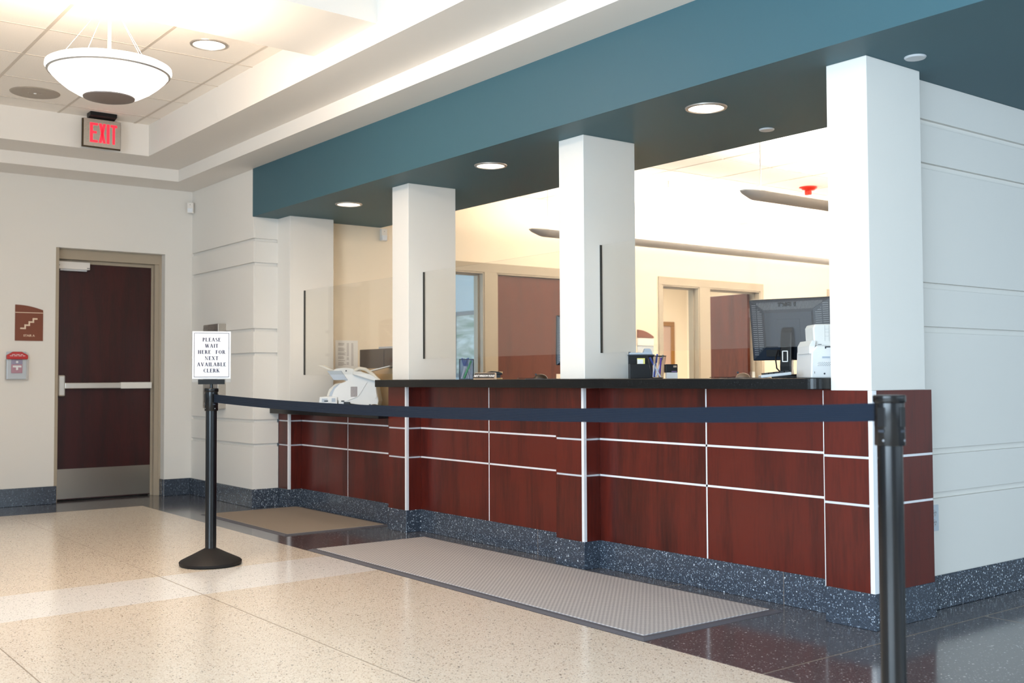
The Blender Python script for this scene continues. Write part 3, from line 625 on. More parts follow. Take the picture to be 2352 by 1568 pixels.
# waiting sign: letters drawn from thick and thin strokes
def serif_text(mb, text, cx, z, h, tracking=0.15):
    TK, TN, SH = 0.225, 0.075, 0.06
    W_ = {'P': .62, 'L': .66, 'E': .66, 'A': .86, 'S': .56, 'W': 1.12, 'I': .30, 'T': .74, 'H': .84, 'R': .76, 'F': .62, 'O': .82, 'N': .86, 'X': .82, 'V': .84, 'B': .68, 'C': .72, 'K': .82, ' ': .42}
    tot = sum(W_[c] + tracking for c in text) - tracking; x = cx - tot * h / 2
    for c in text:
        w_ = W_[c]
        def q(pts): mb.prism([(x + a * h, z + b * h) for a, b in pts], 'Y', -0.0009, 0.0)
        def r(a0, a1, b0, b1): q([(a0, b0), (a1, b0), (a1, b1), (a0, b1)])
        def dg(xa, za, xb, zb, t): q([(xa - t / 2, za), (xa + t / 2, za), (xb + t / 2, zb), (xb - t / 2, zb)])
        def sf(xc, zc, ww=0.3): r(xc - ww / 2, xc + ww / 2, zc, zc + SH) if zc < 0.5 else r(xc - ww / 2, xc + ww / 2, 1 - SH, 1)
        def stem(xl, serif=True):
            r(xl, xl + TK, 0, 1)
            if serif: sf(xl + TK / 2, 0, TK + 0.14); sf(xl + TK / 2, 1, TK + 0.14)
        def arc(cx_, cz, rx, rz, a_, b_, n_=14):
            for i in range(n_):
                t0 = math.radians(a_ + (b_ - a_) * i / n_); t1 = math.radians(a_ + (b_ - a_) * (i + 1) / n_)
                th0 = TN + (TK - TN) * abs(math.cos(t0)) ** 1.3; th1 = TN + (TK - TN) * abs(math.cos(t1)) ** 1.3
                q([(cx_ + rx * math.cos(t0), cz + rz * math.sin(t0)), (cx_ + rx * math.cos(t1), cz + rz * math.sin(t1)), (cx_ + (rx - th1) * math.cos(t1), cz + (rz - TN) * math.sin(t1)), (cx_ + (rx - th0) * math.cos(t0), cz + (rz - TN) * math.sin(t0))])
        s0 = 0.06
        if c == 'I': stem(0.06)
        if c in 'PRBLEFHKN' and c != 'N': stem(s0)
        if c == 'P': r(s0 + TK, 0.34, 1 - TN, 1); r(s0 + TK, 0.34, 0.46, 0.46 + TN); arc(0.34, 0.73, 0.28, 0.27, -90, 90)
        if c == 'R': r(s0 + TK, 0.34, 1 - TN, 1); r(s0 + TK, 0.38, 0.46, 0.46 + TN); arc(0.34, 0.73, 0.28, 0.27, -90, 90); dg(0.66, 0, 0.42, 0.48, TK); sf(0.68, 0, 0.24)
        if c == 'B': r(s0 + TK, 0.34, 1 - TN, 1); r(s0 + TK, 0.36, 0.51, 0.51 + TN); r(s0 + TK, 0.34, 0, TN); arc(0.32, 0.77, 0.26, 0.23, -90, 90); arc(0.34, 0.28, 0.32, 0.28, -90, 90)
        if c in 'LE': r(s0 + TK, w_, 0, TN); r(w_ - 0.04, w_, 0, 0.24)
        if c in 'EF': r(s0 + TK, w_ - 0.03, 1 - TN, 1); r(w_ - 0.07, w_ - 0.03, 0.78, 1); r(s0 + TK, 0.46, 0.49, 0.49 + TN); r(0.44, 0.48, 0.42, 0.6)
        if c == 'H': stem(w_ - 0.06 - TK); r(s0 + TK, w_ - 0.06 - TK, 0.49, 0.49 + TN)
        if c == 'T': stem(w_ / 2 - TK / 2); r(0.03, w_ - 0.03, 1 - TN, 1); r(0.03, 0.07, 0.78, 1); r(w_ - 0.07, w_ - 0.03, 0.78, 1)
        if c == 'A': dg(0.10, 0, 0.40, 1, 0.09); dg(0.72, 0, 0.42, 1, TK); r(0.22, 0.60, 0.32, 0.37); sf(0.10, 0, 0.24); sf(0.72, 0, 0.3)
        if c == 'V': dg(0.44, 0, 0.14, 1, TK); dg(0.44, 0, 0.74, 1, 0.09); sf(0.14, 1, 0.3); sf(0.74, 1, 0.22)
        if c == 'W': dg(0.36, 0, 0.12, 1, TK); dg(0.36, 0, 0.58, 1, 0.09); dg(0.80, 0, 0.56, 1, TK); dg(0.80, 0, 1.02, 1, 0.09); sf(0.12, 1, 0.3); sf(0.56, 1, 0.26); sf(1.02, 1, 0.2)
        if c == 'N': r(0.10, 0.16, 0, 1); r(w_ - 0.16, w_ - 0.10, 0, 1); q([(w_ - 0.26, 0), (w_ - 0.10, 0), (0.24, 1), (0.06, 1)]); sf(0.13, 0, 0.24); sf(w_ - 0.13, 1, 0.24); sf(0.10, 1, 0.2)
        if c == 'X': dg(0.68, 0, 0.16, 1, TK); dg(0.14, 0, 0.68, 1, 0.09); sf(0.14, 0, 0.24); sf(0.68, 0, 0.28); sf(0.16, 1, 0.3); sf(0.68, 1, 0.22)
        if c == 'K': dg(0.26, 0.42, 0.66, 1, 0.09); dg(0.70, 0, 0.38, 0.6, TK); sf(0.70, 0, 0.26); sf(0.66, 1, 0.22)
        if c == 'O': arc(w_ / 2, 0.5, w_ / 2 - 0.02, 0.5, 0, 360, 28)
        if c == 'C': arc(0.42, 0.5, 0.40, 0.5, 55, 305, 22); r(0.62, 0.66, 0.72, 0.97); r(0.62, 0.66, 0.03, 0.26)
        if c == 'S': arc(0.28, 0.745, 0.25, 0.255, 60, 250, 12); arc(0.28, 0.255, 0.27, 0.255, -120, 70, 12); dg(0.36, 0.36, 0.20, 0.66, 0.17); r(0.45, 0.49, 0.76, 0.97); r(0.04, 0.08, 0.03, 0.28)
        x += (w_ + tracking) * h
sa = math.atan2(6.06, 2.43)                        # the sign faces the queue
sg = thing('waiting_sign', 'white paper sign reading PLEASE WAIT HERE FOR NEXT AVAILABLE CLERK on a stanchion', 'sign', (-3.370, -1.572, 1.024), sa)
MB().tube([(0.0, 0.0, 0.0), (0.0, 0.0, 0.028)], 0.009, 16).build('stem', 'black_satin', sg, smooth=True)
MB().box(-0.075, 0.075, -0.012, 0.012, 0.024, 0.052).box(-0.075, 0.075, -0.015, 0.015, 0.024, 0.028).build('sign_clamp', 'black_plastic', sg)
MB().box(-0.109, 0.109, 0.0005, 0.003, 0.036, 0.335).box(-0.109, 0.109, -0.0035, -0.0022, 0.036, 0.335).build('acrylic_holder', 'acrylic', sg)
ppr = MB().box(-0.1085, 0.1085, -0.0020, 0.0003, 0.056, 0.334).build('paper_sheet', 'sign_white', sg)
fr_ = MB()
for a_, b_, c_, d_ in ((-0.0985, 0.0985, 0.3225, 0.3245), (-0.0985, 0.0985, 0.0655, 0.0675), (-0.0985, -0.0965, 0.0655, 0.3245), (0.0965, 0.0985, 0.0655, 0.3245)): fr_.box(a_, b_, -0.0030, -0.0021, c_, d_)
fr_.build('border_line', 'ink_navy', ppr)
for i, ln in enumerate(('PLEASE', 'WAIT', 'HERE  FOR', 'NEXT', 'AVAILABLE', 'CLERK')):
    mb = MB(); serif_text(mb, ln, 0, 0, 0.0215); o = mb.build('lettering', 'ink_navy', ppr); o.location = (0, -0.0021, 0.2745 - 0.0362 * i)

# ------------------------------------------------------------------ things on the high counter
ZC = 1.0685
RC = math.radians(52.56)                            # local x runs across the view of the queue
def pen(t, x, y, ang, tilt, L_, m, m2=None, r=0.0045, z=0.006):
    d_ = Vector((math.cos(ang) * math.sin(tilt), math.sin(ang) * math.sin(tilt), math.cos(tilt))); p = Vector((x, y, z))
    o = MB().tube([p, p + d_ * L_], r, 8).build('pen', m, None)
    return o, p, d_
def pens(base_loc, rz, specs, grp, who):
    for i, (x, y, tx, ty, L_, m, m2, lb) in enumerate(specs):
        p = Vector((x, y, 0.004)); q = Vector((tx, ty, 0)); dz = math.sqrt(max(L_ ** 2 - (tx - x) ** 2 - (ty - y) ** 2, 0.001)); d_ = Vector((tx - x, ty - y, dz)).normalized()
        t = thing('pen', lb, 'pen', base_loc, rz, grp)
        MB().tube([p, p + d_ * (L_ * 0.62)], 0.0042, 8).build('barrel', m, t, smooth=True)
        MB().tube([p + d_ * (L_ * 0.62), p + d_ * L_], 0.0050, 8).build('pen_cap', m2, t, smooth=True)
c1 = thing('pen_cup', 'square black mesh pen cup beside the NEXT WINDOW PLEASE plaque', 'pen cup', (-3.205, 0.135, ZC), RC)
s_ = 0.047; hh = 0.137
w = MB()
for sx_ in (-s_, s_ - 0.003):
    w.box(sx_, sx_ + 0.003, -s_, s_, 0.003, hh)
for sy_ in (-s_, s_ - 0.003): w.box(-s_, s_, sy_, sy_ + 0.003, 0.003, hh)
w.build('mesh_wall', 'mesh_metal', c1)
MB().box(-s_, s_, -s_, s_, 0, 0.003).build('cup_bottom', 'black_plastic', c1)
w = MB()
for z0, z1 in ((hh - 0.004, hh), (0.0, 0.004)):
    w.box(-s_ - .001, s_ + .001, -s_ - .001, -s_ + .004, z0, z1); w.box(-s_ - .001, s_ + .001, s_ - .004, s_ + .001, z0, z1); w.box(-s_ - .001, -s_ + .004, -s_, s_, z0, z1); w.box(s_ - .004, s_ + .001, -s_, s_, z0, z1)
for a_ in (-s_ - .001, s_ - .002):
    for b_ in (-s_ - .001, s_ - .002): w.box(a_, a_ + .003, b_, b_ + .003, 0, hh)
w.build('wire_rim', 'black_plastic', c1)
G = 'blue capped pens in the square mesh cup'; lb = 'white pen with blue cap standing in the square mesh cup'
pens((-3.205, 0.135, ZC + 0.003), RC, [(-.030, -.01, .012, .01, .145, 'pen_white', 'pen_blue', lb), (-.034, .01, .004, -.01, .14, 'pen_white', 'pen_blue', lb), (.004, .02, -.030, .0, .142, 'pen_white', 'pen_blue', lb), (.016, -.02, -.018, .02, .143, 'pen_white', 'pen_blue', lb), (.030, .0, -.004, .03, .138, 'pen_white', 'pen_blue', lb), (-.012, .025, .034, .02, .136, 'pen_white', 'pen_blue', lb), (.036, .02, .030, -.01, .105, 'pen_white', 'pen_white', lb)], G, 0)
gp = thing('marker', 'thick green marker leaning in the square mesh cup', 'marker', (-3.205, 0.135, ZC + 0.003), RC)
d_ = (Vector((0.034, -0.038, 0.122)) - Vector((-0.016, -0.036, 0.002)))
MB().tube([Vector((-0.016, -0.036, 0.004)), Vector((-0.016, -0.036, 0.004)) + d_ * 0.45], 0.0085, 12).build('barrel', 'pen_green', gp, smooth=True)
MB().tube([Vector((-0.016, -0.036, 0.004)) + d_ * 0.45, Vector((-0.016, -0.036, 0.004)) + d_ * 1.0], 0.0075, 12, 0.006).build('pen_cap', 'pen_green', gp, smooth=True)
# plaque
pq = thing('desk_plaque', 'small black plaque reading NEXT WINDOW PLEASE lying on the countertop', 'plaque', (-2.925, 0.085, ZC), math.radians(26))
MB().prism([(-0.022, 0), (0.022, 0), (0.016, 0.008), (0.014, 0.042), (0.006, 0.044), (-0.016, 0.008)], 'X', -0.076, 0.076).build('wedge_block', 'plaque_tan', pq, bevel=0.001)
tilt = T((0, -0.0112, 0.0245)) @ Matrix.Rotation(math.radians(-31), 4, 'X')
MB().box(-0.072, 0.072, -0.0018, 0.0018, -0.0165, 0.0175, tilt).build('black_face', 'plaque_black', pq)
text_mesh('lettering', 'NEXT WINDOW PLEASE', 0.0195, 'letter_white', pq, T((0, -0.0142, 0.0225)) @ Matrix.Rotation(math.radians(-31), 4, 'X') @ T((0, 0, -0.006)) @ FACE_MY, 0.0004, 0.25, 0.0006, 0.70)
# stapler
sp_ = thing('stapler', 'black and tan stapler behind the NEXT WINDOW PLEASE plaque', 'stapler', (-3.17, 0.33, ZC), RC)
MB().box(-0.055, 0.065, -0.016, 0.016, 0, 0.010).build('base', 'tan', sp_, bevel=0.003)
MB().prism([(-0.05, 0.03), (-0.045, 0.048), (-0.01, 0.056), (0.04, 0.052), (0.062, 0.044), (0.062, 0.03)], 'Y', -0.015, 0.015).build('arm', 'black_plastic', sp_, bevel=0.003)
MB().box(-0.045, 0.05, -0.009, 0.009, 0.010, 0.030).build('spring_block', 'dark_grey', sp_); MB().box(0.035, 0.066, -0.012, 0.012, 0.040, 0.053).build('tip', 'tan', sp_, bevel=0.002)
sp2 = tag(MB().box(-0.05, 0.04, -0.03, 0.03, 0, 0.024).build('note_block', 'tan', loc=(-3.135, 0.265, ZC), rot=(0, 0, RC)), 'tan paper note block between the pen cup and the plaque', 'note block')
# mice
def mouse(x, y, rz, label, m_, z=ZC + 0.003, s=1.0):
    t = thing('computer_mouse', label, 'mouse', (x, y, z), rz, 'computer mice')
    bm = MB()
    pr = [(0.055, 0.0), (0.052, 0.012), (0.040, 0.026), (0.022, 0.034), (0.002, 0.037)]
    mb = MB(); mb.lathe(pr, 32, mx=Matrix.Diagonal((1.0 * s, 0.60 * s, 1.0 * s, 1))); mb.build('shell', m_, t, smooth=True)
    MB().box(-0.046 * s, -0.030 * s, -0.003, 0.003, 0.022, 0.033).build('scroll_wheel', 'dark_grey', t, bevel=0.002)
    MB().tube([(-0.052 * s, 0, 0.006), (-0.09 * s, 0.01, 0.003), (-0.14, 0.06, 0.003), (-0.15, 0.14, 0.003)], 0.0018, 6).build('cord', 'black_plastic', t)
tag(MB().box(-0.12, 0.11, -0.10, 0.10, 0, 0.003).build('mouse_pad', 'dark_grey', loc=(-2.66, 0.36, ZC), rot=(0, 0, RC)), 'thin dark mouse pad under the mouse between the middle columns', 'mouse pad')
tag(MB().box(-0.12, 0.11, -0.10, 0.10, 0, 0.003).build('mouse_pad', 'dark_grey', loc=(-1.09, 0.47, ZC), rot=(0, 0, RC)), 'thin dark mouse pad under the mouse beside the black monitor', 'mouse pad')
mouse(-2.68, 0.35, RC, 'dark brown computer mouse between the two middle columns', 'dark_brown', s=0.82)
mouse(-1.095, 0.45, RC, 'tan and black computer mouse beside the black monitor', 'mouse_tan', s=0.7)
# keyboards
def keyboard(x, y, rz, label, w_=0.42, z=ZC):
    t = thing('keyboard', label, 'keyboard', (x, y, z), rz, 'black keyboards'); R_ = Matrix.Rotation(math.radians(-6), 4, 'X')
    MB().box(-w_ / 2, w_ / 2, -0.07, 0.07, 0.008, 0.022, R_).build('case', 'light_grey', t, bevel=0.003)
    kk = MB()
    for r_ in range(5):
        for q in range(int(w_ / 0.022)): kk.box(-w_ / 2 + 0.008 + q * 0.022, -w_ / 2 + 0.026 + q * 0.022, -0.060 + r_ * 0.024, -0.041 + r_ * 0.024, 0.022, 0.030, R_)
    kk.build('keys', 'black_plastic', t)
keyboard(-2.30, 0.50, math.radians(30), 'keyboard partly hidden behind the middle column nearer the corner'); keyboard(-0.625, 0.13, RC + math.radians(80), 'grey and black keyboard between the printer and the black monitor', 0.24)
# monitors
def monitor(x, y, rz, label, z=ZC, tilt=9):
    t = thing('monitor', label, 'monitor', (x, y, z), rz, 'black desk monitors')
    R_ = T((0, 0, 0.250)) @ Matrix.Rotation(math.radians(tilt), 4, 'X')     # back faces -Y
    hw, hh_ = 0.217, 0.160
    sh = MB().box(-hw, hw, 0.0, 0.030, -hh_, hh_, R_).build('bezel', 'black_plastic', t, bevel=0.004)
    MB().box(-hw + 0.015, hw - 0.015, 0.030, 0.031, -hh_ + 0.02, hh_ - 0.015, R_).build('screen', 'dark_grey', sh)
    mb = MB()
    o_ = [(-hw + .004, -hh_ + .004), (hw - .004, -hh_ + .004), (hw - .004, hh_ - .004), (-hw + .004, hh_ - .004)]
    i_ = [(-0.132, -0.088), (0.132, -0.088), (0.132, 0.104), (-0.132, 0.104)]
    j_ = [(-0.124, -0.080), (0.124, -0.080), (0.124, 0.092), (-0.124, 0.092)]
    A = [mb.bm.verts.new(R_ @ Vector((p[0], 0.0, p[1]))) for p in o_]; Bv = [mb.bm.verts.new(R_ @ Vector((p[0], -0.030, p[1]))) for p in i_]; Cv = [mb.bm.verts.new(R_ @ Vector((p[0], -0.036, p[1]))) for p in j_]
    for q in range(4):
        mb.bm.faces.new((A[q], A[(q + 1) % 4], Bv[(q + 1) % 4], Bv[q])); mb.bm.faces.new((Bv[q], Bv[(q + 1) % 4], Cv[(q + 1) % 4], Cv[q]))
    mb.bm.faces.new(Cv); back = mb.build('back_shell', 'dark_grey', t)
    # vents as slots on the sloped sides
    def slope(u, v_):   # point on slope between outer and inner rectangle (v_ 0..1)
        return v_
    vt = MB()
    def strip(p, q_, wid, lift=0.0012):
        d2 = (q_ - p); s2 = Vector((0, 0, wid)) if abs(d2.x) > abs(d2.z) else Vector((wid, 0, 0)); up_ = Vector((0, -lift, 0))
        vt.poly([R_ @ (p + up_), R_ @ (q_ + up_), R_ @ (q_ + up_ + s2), R_ @ (p + up_ + s2)])
    for sgn in (-1, 1):
        for q in range(26):
            zz = -0.140 + q * 0.0108
            lim_in = 0.136 if abs(zz) < 0.095 else 0.136 + (abs(zz) - 0.095) * (hw - 0.136) / (hh_ - 0.095) + 0.008
            xo = hw - 0.014
            if xo - lim_in < 0.01: continue
            f_ = lambda xx: -0.030 * (hw - .004 - xx) / (hw - .004 - 0.132)
            a_ = lim_in + 0.006
            strip(Vector((sgn * xo, f_(xo), zz)), Vector((sgn * (xo - 0.026), f_(xo - 0.026), zz)), 0.0035)
            if xo - 0.032 > a_: strip(Vector((sgn * (xo - 0.032), f_(xo - 0.032), zz)), Vector((sgn * a_, f_(a_), zz)), 0.0035)
    for q in range(56):
        xx = -0.179 + q * 0.0065; lim = 0.108 if abs(xx) < 0.130 else 0.108 + (abs(xx) - 0.130) * 0.62
        zo = hh_ - 0.014
        if zo - lim < 0.008: continue
        g_ = lambda zz: -0.030 * (hh_ - .004 - zz) / (hh_ - .004 - 0.104)
        strip(Vector((xx, g_(zo), zo)), Vector((xx, g_(lim), lim)), 0.0022)
    vt.build('vent', 'vent_slot', back)
    MB().box(-0.062, 0.062, -0.0375, -0.036, -0.088, 0.058, R_).build('mount_cover', 'dark_grey', back, bevel=0.002)
    text_mesh('lettering', 'DELL', 0.038, 'black_plastic', back, R_ @ T((0, -0.018, 0.116)) @ FACE_MY, 0.003, 0, 0.0016, 1.25)
    MB().box(-0.13, -0.06, -0.03, -0.012, -0.135, -0.10, R_).build('socket_bay', 'black_plastic', back)
    nk = MB().prism([(-0.062, 0.252), (-0.040, 0.262), (-0.034, 0.20), (-0.050, 0.05), (-0.035, 0.012), (-0.085, 0.012), (-0.088, 0.06), (-0.072, 0.232)], 'X', -0.030, 0.030).build('stand_neck', 'black_satin', t, bevel=0.006)
    ff = MB(); yy = -0.0885
    for a_, b_, c_, d_ in ((-0.016, 0.014, 0.135, 0.139), (-0.016, 0.014, 0.082, 0.086), (-0.016, -0.012, 0.082, 0.139), (0.010, 0.014, 0.082, 0.139)): ff.box(a_, b_, -0.088, -0.080, c_, d_)
    ff.build('cable_window', 'letter_white', nk)
    MB().prism([(-0.07, -0.10), (0.07, -0.10), (0.10, 0.02), (0.09, 0.12), (-0.09, 0.12), (-0.10, 0.02)], 'Z', 0, 0.014).build('stand_foot', 'black_plastic', t, bevel=0.003)
    MB().tube([(-0.06, -0.03, 0.145), (-0.062, -0.06, 0.10), (-0.05, -0.075, 0.05), (-0.01, -0.09, 0.015), (0.08, -0.11, 0.016)], 0.004, 8).build('cable', 'black_plastic', t)
    return t
monitor(-0.815, 0.50, math.radians(17.6), 'black monitor seen from behind on the counter beside the white printer')
monitor(-2.513, 0.622, math.radians(62), 'black monitor almost hidden behind the middle column nearer the corner', tilt=3)
# printer near the corner column
pr = thing('printer', 'white printer on the countertop in front of the black monitor', 'printer', (-0.415, 0.29, ZC), RC)
pr.location = (-0.438, 0.321, ZC)
MB().prism([(-0.135, 0.0), (0.20, 0.0), (0.20, 0.150), (-0.105, 0.150), (-0.130, 0.125)], 'Y', -0.12, 0.14).build('body', 'white_plastic', pr, bevel=0.006)
MB().prism([(-0.110, 0.150), (0.20, 0.150), (0.20, 0.252), (-0.105, 0.252), (-0.114, 0.235)], 'Y', -0.09, 0.05).build('paper_cover', 'white_plastic', pr, bevel=0.006)
MB().prism([(-0.138, 0.112), (-0.118, 0.115), (-0.105, 0.172), (-0.124, 0.176), (-0.138, 0.150)], 'Y', -0.11, 0.10).build('side_lever', 'white_plastic', pr, bevel=0.003)
g_ = MB()
for a_, b_, c_, d_ in ((-0.060, -0.0585, 0.172, 0.246), (-0.040, -0.0385, 0.172, 0.246), (-0.060, -0.04, 0.228, 0.2292), (-0.060, -0.04, 0.214, 0.2152), (-0.060, -0.04, 0.195, 0.1962), (-0.014, -0.0125, 0.186, 0.228), (-0.014, 0.0, 0.228, 0.2292)): g_.box(a_, b_, -0.0915, -0.0898, c_, d_)
g_.build('cover_grooves', 'light_grey', pr)
MB().box(-0.068, -0.030, -0.122, -0.119, 0.142, 0.147).box(-0.100, -0.084, -0.122, -0.119, 0.154, 0.157).box(-0.068, -0.063, -0.122, -0.119, 0.136, 0.147).build('latch_gap', 'dark_grey', pr)
MB().box(-0.082, -0.046, -0.1225, -0.119, 0.092, 0.100).build('badge', 'grey_plastic', pr)
dts = MB()
for r_ in range(4):
    for q in range(13): dts.box(-0.102 + q * 0.0085 + (r_ % 2) * 0.004, -0.0992 + q * 0.0085 + (r_ % 2) * 0.004, -0.1215, -0.1195, 0.056 + r_ * 0.005, 0.0585 + r_ * 0.005)
dts.build('vent', 'mid_grey', pr)
MB().lathe([(0.001, 0), (0.004, 0), (0.004, 0.002)], 12, mx=T((-0.072, -0.120, 0.020)) @ Matrix.Rotation(PI / 2, 4, 'X')).box(-0.118, -0.1165, -0.1215, -0.119, 0.02, 0.03).build('keyhole', 'dark_grey', pr)
# organizer, second cup, desk phone box
og = thing('desk_organizer', 'black desk organizer with yellow notes beside the cone pen cup', 'organizer', (-1.775, 0.37, ZC), RC)
MB().box(-0.075, 0.055, -0.05, 0.05, 0, 0.085).build('lower_bin', 'black_plastic', og, bevel=0.003)
MB().box(-0.075, 0.072, 0.03, 0.09, 0.08, 0.135).build('upper_tray', 'black_plastic', og, bevel=0.003)
MB().box(-0.078, 0.078, 0.02, 0.095, 0.133, 0.140).build('tray_rim', 'dark_grey', og, bevel=0.001)
MB().box(-0.03, 0.014, -0.03, -0.02, 0.05, 0.118).build('note_pad', 'note_yellow', og); MB().box(-0.030, 0.004, -0.032, -0.030, 0.05, 0.112).build('note_sheet', 'paper', og)
MB().box(0.060, 0.071, 0.06, 0.10, 0.0, 0.146).build('divider', 'pen_blue', og)
td = thing('tape_dispenser', 'grey tape dispenser sitting on top of the black desk organizer', 'tape dispenser', (-1.775, 0.37, ZC + 0.140), RC)
MB().prism([(-0.070, 0.0), (0.070, 0.0), (0.066, 0.012), (0.058, 0.032), (0.050, 0.036), (0.022, 0.036), (0.014, 0.012), (-0.068, 0.012)], 'Y', 0.035, 0.08).build('body', 'grey_plastic', td, bevel=0.003)
MB().box(-0.072, -0.060, 0.04, 0.075, 0.0, 0.016).build('cutter', 'dark_grey', td)
c2 = thing('pen_cup', 'round tapered black mesh pen cup beside the desk organizer', 'pen cup', (-1.425, 0.14, ZC), RC)
MB().lathe([(0.032, 0.004), (0.050, 0.119)], 40, cap=False).build('mesh_wall', 'mesh_metal', c2, smooth=True)
MB().lathe([(0.047, 0.119), (0.051, 0.119), (0.052, 0.123), (0.047, 0.123)], 40, cap=False).build('wire_rim', 'black_plastic', c2, smooth=True); MB().lathe([(0.033, 0.0), (0.034, 0.006), (0.002, 0.006)], 32).build('cup_bottom', 'black_plastic', c2)
pens((-1.425, 0.14, ZC + 0.005), RC, [(.018, -.01, -.038, .0, .120, 'pen_white', 'pen_blue', 'white and blue pen leaning in the tapered mesh cup'), (-.020, .0, -.012, -.02, .118, 'pen_white', 'pen_wood', 'tan ended pen in the tapered mesh cup'), (-.012, .015, .004, .01, .125, 'pen_white', 'pen_blue', 'upright pen with a broad blue cap in the tapered mesh cup'), (.016, .01, .020, -.02, .108, 'pen_purple', 'pen_purple', 'purple pen in the tapered mesh cup'), (-.008, -.012, .036, .01, .128, 'pen_white', 'mid_grey', 'grey ended pen leaning outward in the tapered mesh cup'), (-.018, -.018, -.006, .02, .100, 'pen_blue', 'pen_blue', 'all blue pen low in the tapered mesh cup')], 'pens in the tapered mesh cup', 0)
ph = thing('label_box', 'small black and white box behind the tapered pen cup', 'box', (-1.53, 0.36, ZC), RC)
MB().box(-0.03, 0.030, -0.03, 0.04, 0.0, 0.034).build('lower_half', 'white_plastic', ph, bevel=0.002); MB().box(-0.035, 0.030, -0.03, 0.045, 0.034, 0.080).build('upper_half', 'black_plastic', ph, bevel=0.003)
MB().box(0.006, 0.024, -0.0315, -0.0295, 0.062, 0.072).build('label_patch', 'plaque_tan', ph); MB().box(-0.004, 0.026, -0.0315, -0.0295, 0.036, 0.042).build('dark_strip', 'pull_violet', ph)

# ------------------------------------------------------------------ low counter: fax machine, cord, mouse, monitor
fx = thing('fax_machine', 'white fax machine with handset on the low black countertop', 'fax machine', (-5.20, 0.36, 0.846), RC)
body = [(-0.085, 0.0), (0.235, 0.0), (0.245, 0.05), (0.215, 0.23), (0.19, 0.255), (0.10, 0.270), (0.05, 0.312), (-0.02, 0.325), (-0.10, 0.318), (-0.135, 0.300), (-0.125, 0.275), (-0.05, 0.225), (-0.02, 0.213), (-0.070, 0.195), (-0.115, 0.15), (-0.135, 0.10), (-0.145, 0.06), (-0.085, 0.055)]
MB().prism(body, 'Y', -0.12, 0.15).build('body', 'white_plastic', fx, bevel=0.006)
MB().prism([(-0.245, 0.0), (-0.09, 0.0), (-0.09, 0.085), (-0.135, 0.09), (-0.235, 0.085)], 'Y', -0.14, 0.13).build('front_tray', 'white_plastic', fx, bevel=0.006)
MB().prism([(-0.19, 0.085), (-0.10, 0.085), (-0.09, 0.15), (-0.075, 0.19), (-0.095, 0.195), (-0.15, 0.165), (-0.18, 0.12)], 'Y', 0.05, 0.13).build('inner_guide', 'grey_plastic', fx, bevel=0.003)
MB().prism([(-0.22, 0.085), (-0.175, 0.085), (-0.155, 0.135), (-0.12, 0.17), (-0.09, 0.185), (-0.10, 0.20), (-0.15, 0.19), (-0.20, 0.145)], 'Y', 0.11, 0.145).build('side_arch', 'beige_plastic', fx, bevel=0.003)
MB().prism([(-0.175, 0.298), (-0.06, 0.298), (-0.005, 0.222), (-0.12, 0.222)], 'Y', -0.132, -0.118).build('side_flap', 'grey_plastic', fx, bevel=0.003)
MB().box(-0.215, -0.17, -0.143, -0.139, 0.045, 0.072).box(-0.135, -0.105, -0.143, -0.139, 0.045, 0.075).build('port_panel', 'grey_plastic', fx)
MB().box(-0.195, -0.165, -0.146, -0.139, 0.048, 0.056).box(-0.165, -0.14, -0.146, -0.139, 0.02, 0.034).box(-0.06, -0.035, -0.1235, -0.119, 0.045, 0.055).box(-0.025, -0.015, -0.1235, -0.119, 0.292, 0.304).build('ports', 'black_plastic', fx)
vt = MB()
for q in range(5): vt.box(0.018 + q * 0.011, 0.026 + q * 0.011, -0.1215, -0.119, 0.085, 0.168)
vt.build('vent', 'ink_grey', fx)
MB().prism([(-0.265, 0.345), (-0.225, 0.345), (-0.12, 0.300), (-0.16, 0.300)], 'Y', -0.06, 0.08).build('document_tray', 'beige_plastic', fx, bevel=0.002)
MB().prism([(0.165, 0.292), (0.165, 0.300), (0.335, 0.340), (0.335, 0.334)], 'Y', -0.10, 0.12).build('paper_tray', 'white_plastic', fx)
hs = MB(); hs.prism([(0.035, 0.268), (0.24, 0.205), (0.25, 0.222), (0.20, 0.262), (0.10, 0.292), (0.04, 0.296)], 'Y', -0.165, -0.11).build('handset_cradle', 'white_plastic', fx, bevel=0.006)
MB().tube([(0.05, -0.14, 0.298), (0.09, -0.14, 0.318), (0.14, -0.14, 0.310), (0.20, -0.14, 0.268), (0.255, -0.14, 0.215)], 0.014, 12).build('handset', 'beige_plastic', fx, smooth=True)
MB().tube([(0.225, -0.13, 0.205), (0.222, -0.135, 0.14), (0.232, -0.14, 0.09), (0.222, -0.14, 0.07)], 0.004, 8).tube([(0.15, -0.125, 0.20), (0.08, -0.125, 0.09), (-0.02, -0.125, 0.05)], 0.0022, 6).build('handset_cord', 'letter_white', fx)
MB().tube([(-0.015, -0.122, 0.030), (0.03, -0.16, 0.025), (0.14, -0.19, 0.010), (0.30, -0.20, 0.006), (0.42, -0.20, 0.006)], 0.006, 8).box(-0.035, 0.012, -0.155, -0.121, 0.018, 0.044).build('power_cord', 'black_plastic', fx)
mouse(-4.60, 0.235, RC, 'brown grey computer mouse on the low countertop by the fax cord', 'dark_brown', 0.847, 0.9)
tag(MB().box(-0.04, 0.10, -0.06, 0.06, 0, 0.022).build('card_reader', 'black_plastic', loc=(-4.42, 0.26, 0.846), rot=(0, 0, RC), bevel=0.004), 'low black box on the low countertop against the counter post', 'card reader')
hb = thing('shelf_box', 'tan shelf box standing on the low countertop behind the fax machine', 'shelf', (-5.20, 0.765, 0.846))
MB().box(-0.41, 0.45, -0.085, 0.085, 0, 0.322).build('box_body', 'tan', hb, bevel=0.003)
